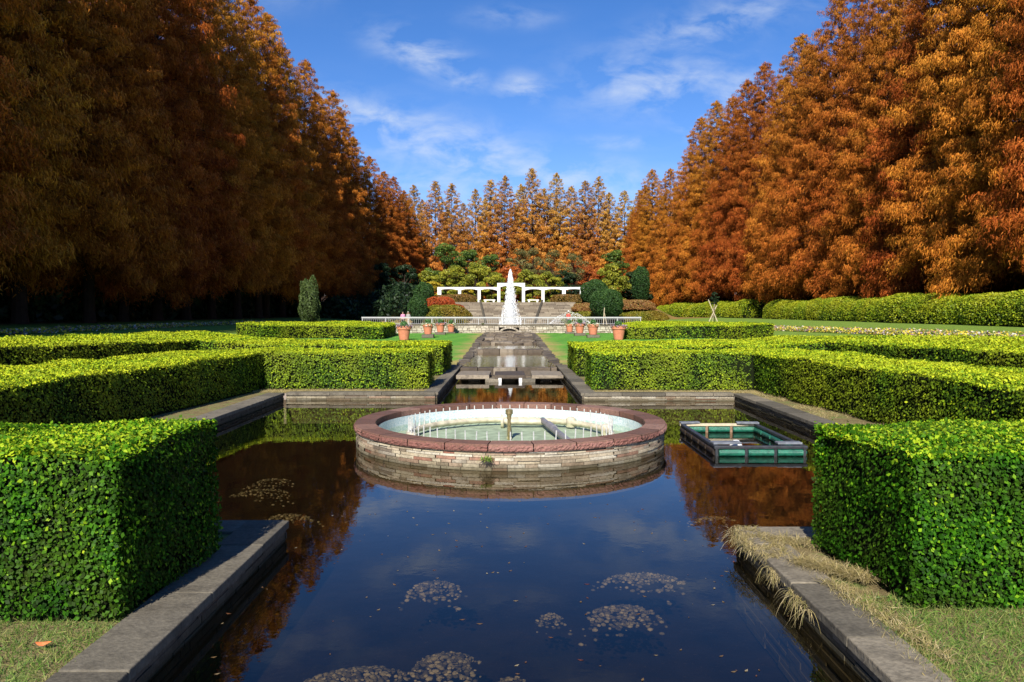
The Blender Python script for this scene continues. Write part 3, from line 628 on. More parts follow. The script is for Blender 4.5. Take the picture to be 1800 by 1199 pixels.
# ------------------------------------------------------------------ hedges
def hedge(label, poly, h, mat, dens, L, Wd, name='hedge', group=None, topshift=.35, bulge=.05, sides_top=None, vis=None, cat='hedge', ground=None):
    """clipped hedge: dark twiggy core plus leaf cards over its whole surface"""
    cx = sum(p[0] for p in poly)/len(poly); cy = sum(p[1] for p in poly)/len(poly)
    area = sum(poly[i][0]*poly[(i+1) % len(poly)][1]-poly[(i+1) % len(poly)][0]*poly[i][1] for i in range(len(poly)))/2
    if area < 0: poly = poly[::-1]
    t = thing(name, label, cat, (cx, cy, Gf(cx, cy)), group=group)
    pts = []
    for i in range(len(poly)):
        a = Vector(poly[i]); b = Vector(poly[(i+1) % len(poly)]); k = max(1, int((b-a).length/1.0))
        for q in range(k): pts.append(a+(b-a)*q/k)
    # core
    ins = .07; cp = []
    for i in range(len(pts)):
        p, a, b = pts[i], pts[i-1], pts[(i+1) % len(pts)]
        n1 = Vector((a.y-p.y, p.x-a.x)).normalized(); n2 = Vector((p.y-b.y, b.x-p.x)).normalized()
        m = (n1+n2); m = m.normalized() if m.length > 1e-4 else n1
        cp.append(p + m*ins*1.2)
    bm = bmesh.new(); lo = [bm.verts.new((p.x, p.y, Gf(p.x, p.y)-.05)) for p in cp]; hi = [bm.verts.new((p.x, p.y, Gf(p.x, p.y)+h-ins)) for p in cp]; K = len(cp)
    for i in range(K): bm.faces.new((lo[i], lo[(i+1) % K], hi[(i+1) % K], hi[i]))
    
    gx_ = [Vector((qx, qy)) for qx in np.arange(min(p.x for p in cp), max(p.x for p in cp), .6) for qy in np.arange(min(p.y for p in cp), max(p.y for p in cp), .6)]
    cpt = [(p.x, p.y) for p in cp]; ok = pip(np.array([q.x for q in gx_]), np.array([q.y for q in gx_]), cpt); gx_ = [q for q, o_ in zip(gx_, ok) if o_]
    vv_, _, ff_, _, _, _ = delaunay_2d_cdt([Vector(q) for q in cpt]+gx_, [], [list(range(K))], 1, 1e-4)
    tv = [bm.verts.new((q.x, q.y, Gf(q.x, q.y)+h-ins)) for q in vv_]
    for tri in ff_:
        try: bm.faces.new([tv[q] for q in tri])
        except ValueError: pass
    bmesh.ops.remove_doubles(bm, verts=bm.verts, dist=1e-4)
    me = bpy.data.meshes.new('twig_core'); bm.to_mesh(me); bm.free(); me.materials.append(M['core'])
    o = link(bpy.data.objects.new('twig_core', me), t); o.matrix_parent_inverse = Matrix.Translation(-t.location)
    # leaves
    Ps, Ns, Rn, Sp = [], [], [], []
    def lump(x, y, z): return bulge*(np.sin(x*2.1+1.3*np.sin(y*1.7))*.5+np.sin(y*2.9+z*3+1.1*x)*.3+np.sin(x*5.3-y*4.7+z*6)*.25)
    for i in range(len(poly)):
        a = Vector(poly[i]); b = Vector(poly[(i+1) % len(poly)]); l = (b-a).length; n2 = Vector((b.y-a.y, a.x-b.x))/l
        n = int(l*h*dens); s = rng.uniform(0, 1, n); zz = rng.uniform(.02, 1, n)**.95
        x = a.x+(b.x-a.x)*s; y = a.y+(b.y-a.y)*s; z = G(x, y)+zz*h
        off = -np.abs(rng.normal(0, .05, n)) + lump(x, y, z) + .012 - .05*np.clip((zz-.93)/.07, 0, 1) - .04*(zz < .06)
        Ps.append(np.stack([x+n2.x*off, y+n2.y*off, z], 1)); Ns.append(np.tile([n2.x, n2.y, .25], (n, 1)))
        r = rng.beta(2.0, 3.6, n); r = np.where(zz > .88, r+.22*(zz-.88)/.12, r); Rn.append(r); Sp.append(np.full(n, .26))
    bx = [p[0] for p in poly]; by = [p[1] for p in poly]; n = int((max(bx)-min(bx))*(max(by)-min(by))*dens)
    x = rng.uniform(min(bx), max(bx), n); y = rng.uniform(min(by), max(by), n); k = pip(x, y, poly); x, y = x[k], y[k]; n = len(x)
    z = G(x, y)+h - np.abs(rng.normal(0, .03, n)) + lump(x, y, 0) + .01 + (rng.uniform(0, 1, n) > .985)*rng.uniform(0, .05, n)
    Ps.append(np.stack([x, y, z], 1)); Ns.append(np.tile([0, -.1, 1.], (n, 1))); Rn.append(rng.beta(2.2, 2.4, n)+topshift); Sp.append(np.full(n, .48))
    P = np.concatenate(Ps); Nn = np.concatenate(Ns); r = np.clip(np.concatenate(Rn), 0, 1)
    dn = np.sin(P[:, 0]*5.1+2*np.sin(P[:, 2]*7))*np.sin(P[:, 2]*8.3+P[:, 1]*4+1.5*np.sin(P[:, 0]*9))
    kp = rng.uniform(0, 1, len(P)) < np.clip(.86+.45*dn, .3, 1); P, Nn, r = P[kp], Nn[kp], np.clip(r[kp]+.07*np.sin(P[kp][:, 0]*3.7+P[kp][:, 2]*5), 0, 1)
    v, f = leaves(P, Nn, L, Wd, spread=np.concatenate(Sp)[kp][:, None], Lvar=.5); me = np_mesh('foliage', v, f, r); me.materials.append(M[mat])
    o = link(bpy.data.objects.new('foliage', me), t); o.matrix_parent_inverse = Matrix.Translation(-t.location)
    return t
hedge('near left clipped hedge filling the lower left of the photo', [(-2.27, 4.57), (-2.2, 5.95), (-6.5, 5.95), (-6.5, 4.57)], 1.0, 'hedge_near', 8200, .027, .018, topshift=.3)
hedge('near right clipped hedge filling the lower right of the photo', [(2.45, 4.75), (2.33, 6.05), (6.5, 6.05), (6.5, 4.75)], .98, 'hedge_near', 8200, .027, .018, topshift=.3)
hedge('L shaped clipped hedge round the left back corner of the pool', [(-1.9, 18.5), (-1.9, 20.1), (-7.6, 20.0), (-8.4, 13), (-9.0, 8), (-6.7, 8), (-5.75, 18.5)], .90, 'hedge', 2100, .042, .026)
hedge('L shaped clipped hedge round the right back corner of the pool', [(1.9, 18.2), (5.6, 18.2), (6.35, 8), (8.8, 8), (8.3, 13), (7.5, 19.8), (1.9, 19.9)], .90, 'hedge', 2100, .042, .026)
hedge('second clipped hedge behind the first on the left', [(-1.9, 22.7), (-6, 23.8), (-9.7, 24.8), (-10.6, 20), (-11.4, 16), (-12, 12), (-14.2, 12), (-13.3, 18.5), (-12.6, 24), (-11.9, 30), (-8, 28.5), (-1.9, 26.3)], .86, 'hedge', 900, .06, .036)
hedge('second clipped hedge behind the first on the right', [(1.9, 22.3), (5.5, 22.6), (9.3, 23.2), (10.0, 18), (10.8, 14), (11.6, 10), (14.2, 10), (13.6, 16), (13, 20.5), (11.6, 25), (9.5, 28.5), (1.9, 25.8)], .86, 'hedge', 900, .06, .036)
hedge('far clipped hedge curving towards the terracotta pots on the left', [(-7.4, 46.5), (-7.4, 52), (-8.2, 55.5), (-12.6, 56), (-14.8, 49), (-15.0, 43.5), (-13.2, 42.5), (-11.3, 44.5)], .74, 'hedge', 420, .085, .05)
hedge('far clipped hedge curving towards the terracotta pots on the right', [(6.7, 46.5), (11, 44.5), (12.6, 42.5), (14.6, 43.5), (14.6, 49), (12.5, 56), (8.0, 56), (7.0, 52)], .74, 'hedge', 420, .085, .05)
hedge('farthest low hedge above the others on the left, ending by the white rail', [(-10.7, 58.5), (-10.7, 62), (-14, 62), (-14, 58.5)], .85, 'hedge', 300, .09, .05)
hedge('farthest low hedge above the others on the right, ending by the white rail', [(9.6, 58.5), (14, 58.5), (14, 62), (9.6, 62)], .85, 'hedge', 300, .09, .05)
# domed clipped azaleas and round trees
def dome(name, label, cat, c, rx, ry, h, mat, n, L, zb=None, full=False, group=None, lump=.08, rz=0, trunk=0, bias=0, sup=2.2):
    cx, cy = c; z0 = Gf(cx, cy) if zb is None else zb
    t = thing(name, label, cat, (cx, cy, z0), group=group)
    dv = rng.normal(size=(n, 3)); dv /= np.linalg.norm(dv, axis=1, keepdims=True)
    if not full: dv[:, 2] = np.abs(dv[:, 2])
    q = (np.abs(dv)**sup).sum(1)**(1/sup); dv2 = dv/q[:, None]
    lm = 1 + lump*(np.sin(dv[:, 0]*6+2*dv[:, 2]+cx)*.5+np.sin(dv[:, 1]*7-dv[:, 0]*5+cy)*.5+np.sin(dv[:, 2]*11+dv[:, 0]*9)*.4) - np.abs(rng.normal(0, .03, n))
    hh = h/2 if full else h
    P = dv2*lm[:, None]*np.array([rx, ry, hh]); P[:, 2] += (trunk + hh) if full else 0
    co, si = math.cos(rz), math.sin(rz); P = np.stack([P[:, 0]*co-P[:, 1]*si, P[:, 0]*si+P[:, 1]*co, P[:, 2]], 1)
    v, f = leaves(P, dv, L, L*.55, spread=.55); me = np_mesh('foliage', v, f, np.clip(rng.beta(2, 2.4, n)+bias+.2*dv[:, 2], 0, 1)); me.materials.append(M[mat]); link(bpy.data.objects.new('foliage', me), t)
    b = MB(); k = .9; prof = [(.001, h*k), (rx*k*.5, h*k*.88), (rx*k*.86, h*k*.5), (rx*k, 0)] if not full else [(.001, trunk+h*.95), (rx*k*.6, trunk+h*.85), (rx*k, trunk+h*.5), (rx*k*.6, trunk+h*.13), (.001, trunk+h*.05)]
    b.lathe(prof, 16); o = b.build('twig_core', M['core'], t); o.scale = (1, ry/rx, 1); o.rotation_euler[2] = rz
    if trunk: b = MB(); b.tube([(0, 0, -.1), (0, 0, trunk+.4)], [.16, .1], 8); b.build('trunk', M['palebark'], t)
    return t
def long_azalea(label, pts, w, h, n, L):
    """long mounded azalea bank following a line"""
    pts = [np.array(p, float) for p in pts]; seg = [np.linalg.norm(pts[i+1]-pts[i]) for i in range(len(pts)-1)]; tot = sum(seg)
    t = thing('azalea_hedge', label, 'hedge', (pts[0][0], pts[0][1], Gf(*pts[0])), group='mounded azalea hedges under the right trees')
    cs = np.cumsum([0]+seg); X = np.array([p[0] for p in pts]); Y = np.array([p[1] for p in pts])
    def surf(s, a, k=1.0):
        x = np.interp(s, cs, X); y = np.interp(s, cs, Y); dx = np.interp(s+.5, cs, X)-np.interp(s-.5, cs, X); dy = np.interp(s+.5, cs, Y)-np.interp(s-.5, cs, Y); l = np.hypot(dx, dy)+1e-9
        nx_, ny_ = dy/l, -dx/l
        end = np.clip(np.minimum(s, tot-s)/1.3, 0, 1)**.5
        m = 1+.07*np.sin(s*.45)+.03*np.sin(s*1.3+a*1.5)+.015*np.sin(s*3.1+a*4)
        ca = np.sign(np.cos(a))*np.abs(np.cos(a))**.55; sa = np.abs(np.sin(a))**.75
        off = ca*w/2*m*k*end; hh = sa*h*m*k*end
        gx, gy = x+nx_*off, y+ny_*off
        return np.stack([gx, gy, G(x, y)+hh+.05*ca], 1), np.stack([nx_*np.cos(a), ny_*np.cos(a), np.sin(a)], 1)
    s = rng.uniform(0, tot, n); a = rng.uniform(0, math.pi, n); P, Nn = surf(s, a); P += Nn*(-np.abs(rng.normal(0, .05, n)))[:, None]
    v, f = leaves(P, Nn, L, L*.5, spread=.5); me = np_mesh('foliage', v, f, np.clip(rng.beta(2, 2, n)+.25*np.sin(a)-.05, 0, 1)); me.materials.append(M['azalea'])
    o = link(bpy.data.objects.new('foliage', me), t); o.matrix_parent_inverse = Matrix.Translation(-t.location)
    ns = int(tot/.8); na = 10; S = np.repeat(np.linspace(0.02, tot-.02, ns), na); A = np.tile(np.linspace(.0, math.pi, na), ns); P, _ = surf(S, A, .92)
    F = [(i*na+j, i*na+j+1, (i+1)*na+j+1, (i+1)*na+j) for i in range(ns-1) for j in range(na-1)]
    me = np_mesh('twig_core', P, np.array(F)); me.materials.append(M['core']); o = link(bpy.data.objects.new('twig_core', me), t); o.matrix_parent_inverse = Matrix.Translation(-t.location)
long_azalea('long bright azalea hedge on the right, the nearer one running out of the frame', [(26.5, 20), (26.5, 42), (27.0, 60), (27.5, 81)], 3.6, 1.75, 90000, .13)
long_azalea('shorter azalea hedge on the right beyond the gap, behind the stake tripod', [(27.6, 86), (27.2, 103), (24.8, 128)], 3.6, 1.9, 30000, .2)
# ------------------------------------------------------------------ dawn redwoods
def redwood_meshes(seed, H, Rb, z0, limbs, clump_leaves, L, Wd, dens=1.0, sky=0.0, mat='redwood', clump=.62):
    """conical crown: limbs at golden-angle steps, each carrying dense drooping plumes with dark gaps between them"""
    g = np.random.default_rng(seed); P = []; A = []; Rn = []; NN = []; b = MB()
    b.tube([(0, 0, -.3), (0, 0, .6), (0, 0, H*.4), (0, 0, H*.8), (0, 0, H-.4)], [.016*H, .012*H, .007*H, .002*H, .01], 10)
    for i in range(limbs):
        t = (i+.5)/limbs; t = t**1.12
        z = z0 + (H-z0)*t; prof = (1-t)**.62*(1-.22*(1-t)**6) + .012
        rl = Rb*prof*g.uniform(.70, 1.10)+.10; az = i*2.39996+g.normal(0, .3)
        rise = .15+.5*t; sag = .42-.3*t; dx, dy = math.cos(az), math.sin(az)
        pts = [(dx*rl*s*.8, dy*rl*s*.8, z+rl*(rise*s-sag*s*s)) for s in (0, .33, .66, 1)]
        if rl > .8: b.tube(pts, [max(.015, .010*rl+.01)*(1-.85*k/3) for k in range(4)], 4, caps=False)
        nc = max(2, int(rl*.95*dens)+1)
        for c in range(nc):
            s = .30 + .72*((c+g.uniform(.2, .9))/nc); s = min(s, 1.02)
            if sky and g.uniform() < sky: continue
            lat = g.normal(0, .26)*rl*(1-.5*s)*.6
            q = np.array([dx*rl*s-dy*lat, dy*rl*s+dx*lat, z+rl*(rise*s-sag*s*s)+g.normal(0, .15)])
            sz = (.36+.64*(1-t)**.8); cr = clump*g.uniform(.65, 1.25)*sz; n = int(clump_leaves*g.uniform(.8, 1.2)*sz**1.6*(.35+.65*s))
            if n < 6: continue
            u = g.normal(size=(n, 3)); u /= np.linalg.norm(u, axis=1, keepdims=True); rad = g.uniform(.35, 1, (n, 1))**.45
            rad *= 1+.22*np.sin(u[:, :1]*7+seed+c)+.18*np.sin(u[:, 2:]*8+i)
            o = u*rad*np.array([cr*.95, cr*.95, cr*.72])
            o += np.outer(u[:, 0]*dx+u[:, 1]*dy, [dx, dy, 0])*cr*.35
            tail = (g.uniform(0, 1, n) < .38); o[:, 2] -= tail*np.abs(g.normal(0, .65, n))*cr          # hanging fringes
            P.append(q+o); A.append(np.tile([dx*.35, dy*.35, -1.0], (n, 1))); cb = g.normal(0, .15)
            NN.append(u+np.array([dx*.4, dy*.4, .15])); Rn.append(np.clip(g.beta(2.5, 2.5, n)+cb, 0, 1))
    n = int(clump_leaves*.8); o = np.stack([g.normal(0, .012*Rb*2, n), g.normal(0, .012*Rb*2, n), H+.3-g.exponential(.035*H, n)], 1); P.append(o); A.append(np.tile([0, 0, 1.], (n, 1))); Rn.append(g.beta(2, 2, n)); NN.append(g.normal(size=(n, 3)))
    P = np.concatenate(P); A = np.concatenate(A); Rn = np.concatenate(Rn); NN = np.concatenate(NN); NN /= np.linalg.norm(NN, axis=1, keepdims=True)+1e-6
    v, f = leaves(P, NN, L, Wd, spread=.42, along=A, aspect_tri=True); cm = np_mesh('crown', v, f, Rn); cm.materials.append(M[mat])
    tm = bpy.data.meshes.new('trunk'); tm.from_pydata(b.v, [], b.f); tm.update(); tm.materials.append(M['bark'])
    return tm, cm
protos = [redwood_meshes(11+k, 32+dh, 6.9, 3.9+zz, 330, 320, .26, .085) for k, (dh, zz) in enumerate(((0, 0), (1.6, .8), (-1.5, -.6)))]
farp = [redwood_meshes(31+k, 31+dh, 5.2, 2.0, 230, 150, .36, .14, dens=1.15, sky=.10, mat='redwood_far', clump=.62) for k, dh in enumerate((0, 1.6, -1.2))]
def plant_tree(name, pm, x, y, s, rz, label, group, cat='tree', zoff=0, sxy=1):
    t = thing(name, label, cat, (x, y, Gf(x, y)+zoff), rz, group); t.scale = (s*sxy, s*sxy, s); t.rotation_euler[0] = random.uniform(-.02, .02); t.rotation_euler[1] = random.uniform(-.02, .02)
    for me in pm: link(bpy.data.objects.new(me.name.split('.')[0], me), t)
    return t
ORD = ['first', 'second', 'third', 'fourth', 'fifth', 'sixth', 'seventh', 'eighth', 'ninth', 'tenth', 'eleventh', 'twelfth', 'thirteenth', 'fourteenth', 'fifteenth', 'sixteenth', 'seventeenth', 'eighteenth', 'nineteenth', 'twentieth', 'twenty first', 'twenty second', 'twenty third', 'twenty fourth', 'twenty fifth', 'twenty sixth', 'twenty seventh', 'twenty eighth', 'twenty ninth', 'thirtieth']
y = 4.0; k = 0; nv = 0
while y < 156:
    x = -26.6 + 1.5*float(sm(y, 95, 115)) + 6.0*float(sm(y, 115, 152)) + random.uniform(-.6, .6); vis = y > 34
    lab = ('%s dawn redwood from the near end of the shaded left row' % ORD[nv]) if vis else 'shaded rust brown dawn redwood standing at the near end of the left row'
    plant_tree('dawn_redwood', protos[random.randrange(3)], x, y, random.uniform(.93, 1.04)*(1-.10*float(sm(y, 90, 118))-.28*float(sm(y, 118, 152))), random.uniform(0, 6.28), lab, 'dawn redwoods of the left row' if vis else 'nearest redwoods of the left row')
    nv += vis; y += random.uniform(5.2, 6.2)
y = 30.0; nv = 0
while y < 158:
    x = 31.2 - 6.5*float(sm(y, 110, 152)) + random.uniform(-.6, .6)
    vis = y > 38
    lab = ('%s dawn redwood from the near end of the sunlit right row' % ORD[nv]) if vis else 'sunlit orange dawn redwood standing at the near end of the right row'
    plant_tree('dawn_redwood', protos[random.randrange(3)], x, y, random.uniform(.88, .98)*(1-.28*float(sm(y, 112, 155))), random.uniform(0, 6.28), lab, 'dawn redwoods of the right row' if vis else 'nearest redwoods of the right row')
    nv += vis; y += random.uniform(5.2, 6.2)
for sg in (-1, 1):   # second rows, seen only through the gaps of the front rows
    y = 14.0 if sg < 0 else 34
    while y < 118:
        plant_tree('dawn_redwood', protos[random.randrange(3)], sg*(35.5 if sg < 0 else 40) + random.uniform(-1, 1), y, random.uniform(.9, 1.0), random.uniform(0, 6.28),
                   'dawn redwood half hidden behind the %s front row' % ('left' if sg < 0 else 'right'), 'redwoods hidden behind the %s row' % ('left' if sg < 0 else 'right')); y += random.uniform(7, 9)
# back row, across the end of the garden (x in px of the photo -> metres at 160 m was worked out beforehand)
back = [(-21.5, 31, 0), (-18.4, 31.5, 1), (-14.6, 32, 2), (-11.4, 31.7, 0), (-7.0, 31.0, 1), (-3.6, 32.6, 2), (-1.2, 33.2, 0), (1.9, 31.8, 1), (4.7, 34.5, 2), (7.0, 31.2, 0), (9.6, 34.0, 1), (12.4, 31.5, 2), (14.8, 32.4, 0), (17.6, 33.4, 1), (20.2, 30.5, 2), (23.2, 32.6, 0), (26.4, 32.7, 1), (30.8, 31.5, 2), (-25, 31, 1), (34, 31, 0)]
back = sorted(back)
for i, (x, h, p) in enumerate(back):
    hz_ = 31+(0, 1.6, -1.2)[p]; yy_ = 158+random.uniform(-1.5, 1.5)
    s = (h - 7.0)/hz_*1.0
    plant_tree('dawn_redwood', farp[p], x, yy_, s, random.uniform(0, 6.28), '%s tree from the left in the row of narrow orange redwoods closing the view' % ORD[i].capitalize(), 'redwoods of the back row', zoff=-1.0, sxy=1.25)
for i in range(12):
    plant_tree('dawn_redwood', farp[i % 3], -24+i*5.0+random.uniform(-1, 1), 168+random.uniform(-1, 3), .72, random.uniform(0, 6.28), 'orange redwood standing behind the back row', 'redwoods behind the back row', zoff=-1)
# ------------------------------------------------------------------ broad trees behind the pergola
def broad_meshes(seed, H, Rr, mat, n=9000, L=.26, z0=1.2, sparse=.0):
    g = np.random.default_rng(seed); b = MB(); b.tube([(0, 0, -.3), (.1, 0, H*.35), (0, .1, H*.75)], [.22, .15, .05], 7); P = []; Nn = []; Rn = []
    nc = 46
    for i in range(nc):
        t = g.uniform(0, 1); z = z0+(H-z0)*t; r = Rr*math.sin(math.pi*min(.96, .18+.78*t))**.7*g.uniform(.25, 1.0); az = g.uniform(0, 6.28)
        c = np.array([r*math.cos(az), r*math.sin(az), z]); cr = g.uniform(.45, .95)*Rr*.27; b.tube([(0, 0, max(.5, z*.6)), tuple(c)], [.05, .02], 4, caps=False)
        if g.uniform() < sparse: continue
        k = n//nc; d_ = g.normal(size=(k, 3)); d_ /= np.linalg.norm(d_, axis=1, keepdims=True); rr = g.uniform(.55, 1.0, (k, 1))**.5; P.append(c+d_*rr*np.array([cr*1.25, cr*1.25, cr*.7])); Nn.append(d_); cb = g.normal(0, .16); Rn.append(np.clip(g.beta(2, 2, k)+cb, 0, 1))
    P = np.concatenate(P); v, f = leaves(P, np.concatenate(Nn), L, L*.6, spread=.6); cm = np_mesh('crown', v, f, np.concatenate(Rn)); cm.materials.append(M[mat])
    tm = bpy.data.meshes.new('trunk'); tm.from_pydata(b.v, [], b.f); tm.update(); tm.materials.append(M['bark']); return tm, cm
KIND = {'green': broad_meshes(1, 10.0, 3.2, 'tree_green'), 'yellowgreen': broad_meshes(2, 7.0, 2.9, 'tree_yellowgreen'), 'yellow': broad_meshes(3, 4.5, 2.0, 'tree_yellow', 6000), 'maple': broad_meshes(4, 6.0, 2.4, 'tree_maple', 8000, .2),
        'dark': broad_meshes(5, 6.0, 2.6, 'tree_dark', 8000), 'olive': broad_meshes(6, 9.5, 3.0, 'tree_olive', 6500, .22, sparse=.25)}
bt = [  # x, y, scale, kind, label
 (-10.6, 134, 1.02, 'green', 'tall dark green pine behind the left end of the white pergola'), (-7.2, 136, .95, 'green', 'dark green tree behind the second bay of the white pergola'), (-13.5, 131, .85, 'yellowgreen', 'yellow green tree behind the round bushes at the left end of the pergola'),
 (-3.4, 133, .86, 'green', 'green tree left of the fountain jet behind the pergola'), (-9.0, 129, .95, 'yellowgreen', 'low yellow green tree above the left bay of the pergola'), (-5.2, 128, 1.0, 'yellowgreen', 'bushy yellow green tree above the third bay of the pergola'),
 (-12.2, 126, .95, 'yellow', 'small bright yellow tree at the left end of the pergola'), (-7.0, 125.5, .75, 'yellow', 'small yellow tree just above the left pergola beam'), (-2.2, 127, .8, 'yellowgreen', 'yellow green bush behind the high middle bay of the pergola'),
 (1.4, 134, .98, 'olive', 'thin olive brown tree behind the fountain jet'), (4.0, 135, 1.0, 'olive', 'thin olive tree right of the fountain jet'), (7.4, 136, .98, 'olive', 'sparse olive tree with pale sky showing through behind the right bays'),
 (3.0, 128, .85, 'yellowgreen', 'yellow green bush just right of the fountain jet above the beam'), (6.2, 127, .8, 'yellowgreen', 'low yellow green bush above the right pergola beam'), (9.2, 129, .95, 'dark', 'dark green rounded tree above the right pergola beam'),
 (10.8, 133, .9, 'olive', 'brown olive tree between the dark tree and the maple'), (13.8, 134, 1.12, 'maple', 'bright orange red maple above the right end of the pergola'), (11.8, 137, 1.3, 'maple', 'orange maple behind the right bays of the pergola'), (17.8, 134, .92, 'green', 'layered green pine right of the orange maple'),
 (16.6, 129, 1.0, 'yellowgreen', 'yellow green tree behind the large round dark bushes'), (20.6, 132, 1.1, 'dark', 'dark green tree at the foot of the right redwoods'), (0.2, 131, 1.15, 'maple', 'small orange tree directly behind the tip of the fountain jet'), (-17.0, 128, 1.1, 'dark', 'dark evergreen in the shade left of the pergola'), (-19.5, 120, 1.1, 'dark', 'dark evergreen in deep shade under the left redwoods by the pergola')]
for (x, y, s, kd, lab) in bt: plant_tree('broadleaf_tree', KIND[kd], x, y, s*1.08, random.uniform(0, 6.28), lab, 'mixed trees behind the pergola', zoff=-1.2)
# dark shrub belts under the redwoods (background wood)
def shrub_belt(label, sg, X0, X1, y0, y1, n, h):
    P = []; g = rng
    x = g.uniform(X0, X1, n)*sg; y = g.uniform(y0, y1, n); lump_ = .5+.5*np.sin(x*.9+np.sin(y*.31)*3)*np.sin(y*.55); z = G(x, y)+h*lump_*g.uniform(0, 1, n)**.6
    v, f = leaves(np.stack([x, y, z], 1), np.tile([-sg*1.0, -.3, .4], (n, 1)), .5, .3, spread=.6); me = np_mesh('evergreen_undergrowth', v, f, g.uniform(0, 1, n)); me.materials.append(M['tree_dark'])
    tag(link(bpy.data.objects.new('evergreen_undergrowth', me)), label, 'undergrowth', kind='stuff')
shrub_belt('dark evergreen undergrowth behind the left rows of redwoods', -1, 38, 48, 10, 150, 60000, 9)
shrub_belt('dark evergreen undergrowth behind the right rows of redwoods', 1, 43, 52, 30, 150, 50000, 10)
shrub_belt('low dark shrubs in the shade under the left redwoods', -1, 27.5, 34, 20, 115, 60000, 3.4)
shrub_belt('dark shrubs added in place of shade at the far end of the left redwoods', -1, 13.5, 30, 99, 130, 30000, 3.0)  # added belt; its dark leaves stand in for shade on open ground
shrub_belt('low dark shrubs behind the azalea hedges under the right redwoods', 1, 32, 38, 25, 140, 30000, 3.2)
# ------------------------------------------------------------------ shrubs round the steps
dome('clipped_mound', 'olive green clipped mound left of the stone steps', 'shrub', (-8.3, 100.5), 3.9, 4.5, 2.5, 'olive', 9000, .22, zb=.5)
dome('clipped_mound', 'wide olive clipped mound right of the stone steps', 'shrub', (10.5, 99.5), 4.2, 4, 1.7, 'olive', 8000, .22, zb=.5)
dome('clipped_mound', 'olive clipped mound at far right beside the round dark tree', 'shrub', (16.8, 99.5), 3.6, 4, 1.6, 'olive', 8000, .22, zb=.6)
dome('red_azalea', 'long red leaved azalea mound left of the pergola', 'shrub', (-9.6, 109), 2.3, 1.6, 1.35, 'redleaf', 5000, .18)
dome('red_azalea', 'smaller red azalea mound stepping down towards the stone steps', 'shrub', (-7.3, 106.5), 1.4, 1.2, .8, 'redleaf', 2600, .18)
dome('brown_hedge', 'olive brown clipped hedge in front of the left pergola bays', 'hedge', (-7.6, 112.3), 3.0, .9, 1.1, 'brownleaf', 5000, .18, sup=4)
dome('brown_hedge', 'olive brown clipped hedge in front of the right pergola bays', 'hedge', (9.2, 112.3), 3.4, .9, 1.1, 'brownleaf', 5200, .18, sup=4)
dome('orange_groundcover', 'orange brown ground cover bank behind the left side of the round tree', 'shrub', (10.8, 106), 2.6, 3.4, 1.1, 'orangecover', 5000, .2)
dome('orange_groundcover', 'orange brown ground cover bank right of the round dark tree', 'shrub', (16.5, 107), 3.4, 4, 1.3, 'orangecover', 6000, .2)
dome('round_bush_tree', 'large round dark green clipped tree right of the steps', 'tree', (11.6, 94.5), 2.0, 2.0, 3.5, 'darkround', 14000, .16, zb=.45, full=True, trunk=.9, bias=.05)
dome('round_bush_tree', 'round dark green clipped tree standing behind the larger one', 'tree', (11.7, 108.5), 1.9, 1.9, 3.6, 'darkround', 9000, .18, full=True, trunk=.3, bias=.05, zb=2.6)
dome('round_bush_tree', 'dark green egg shaped tree in the shade at the left end of the pergola', 'tree', (-11.8, 110), 1.4, 1.4, 3.6, 'darkround', 8000, .18, full=True, trunk=.2, zb=2.4)
dome('round_bush_tree', 'dark green egg shaped tree lower left beside the olive mound', 'tree', (-11.2, 97), 1.2, 1.2, 3.4, 'darkround', 7000, .16, full=True, trunk=.2, zb=.5)
b = MB(); b.tube([(10.9, 91.8, .4), (11.1, 92.3, 2.6)], [.06, .04], 6); b.tube([(11.4, 91.9, .4), (11.1, 92.3, 2.0)], [.035, .03], 6); tag(b.build('leaning_stake', M['wood_pale']), 'pale leaning stakes in front of the large round tree', 'stake')
dome('conical_evergreen', 'dark conical evergreen at the foot of the right redwoods', 'tree', (18.6, 112), 1.3, 1.3, 5.0, 'darkround', 7000, .18, full=True, trunk=.1)
# lone conifer on the left lawn
dome('young_conifer', 'lone young light green conifer on the shaded left lawn', 'tree', (-15.4, 61), .74, .74, 3.9, 'conifer', 9000, .13, full=True, trunk=.12, lump=.22, sup=1.9)
# ------------------------------------------------------------------ steps, pergola
t = thing('stone_steps', 'wide grey stone steps rising to the white pergola behind the fountain jet', 'steps', (0, 98, .5))
b = MB(); nst = 15
for i in range(nst):
    y = 97.8+i*.95; z = .55+(i+1)*(2.93/nst); f = i/(nst-1); xl = -5.7-2.0*f; xr = 6.8+2.5*f; x = xl
    while x < xr:
        l = min(random.uniform(1.2, 2.6), xr-x); b.box((x+l/2, y+.5, z-.35), (l-.03, 1.06, .7)); x += l
ob_part(b, 'step_flight', 'stepstone', t, .02)
for (xa, xb) in ((-2.9, -4.1), (3.1, 4.7)):
    b = MB(); b.tube([(xa, 97.4, .75), (xb, 112.2, 3.75)], .16, 4); ob_part(b, 'stringer_wall', 'coping', t)
b = MB(); b.box((-6.9, 112.3, 3.55), (3.2, .35, .3)); b.box((8.2, 112.3, 3.55), (2.4, .35, .35)); ob_part(b, 'top_kerb', 'coping', t)
PY = 114.0; z0 = 3.42
t = thing('white_pergola', 'long white arched pergola with a raised middle bay at the top of the steps', 'pergola', (0, PY, z0))
cols = [(-10.0, .55), (-7.1, .42), (-4.3, .42), (-1.48, .42), (2.05, .42), (4.85, .42), (7.85, .5), (10.45, .6)]
for (x, w) in cols:
    top = 6.25 if x in (-1.48, 2.05) else 5.66
    b = MB(); b.box((x, PY, (z0+top-.38)/2), (w, .8, top-.38-z0)); ob_part(b, 'column', 'white', t)
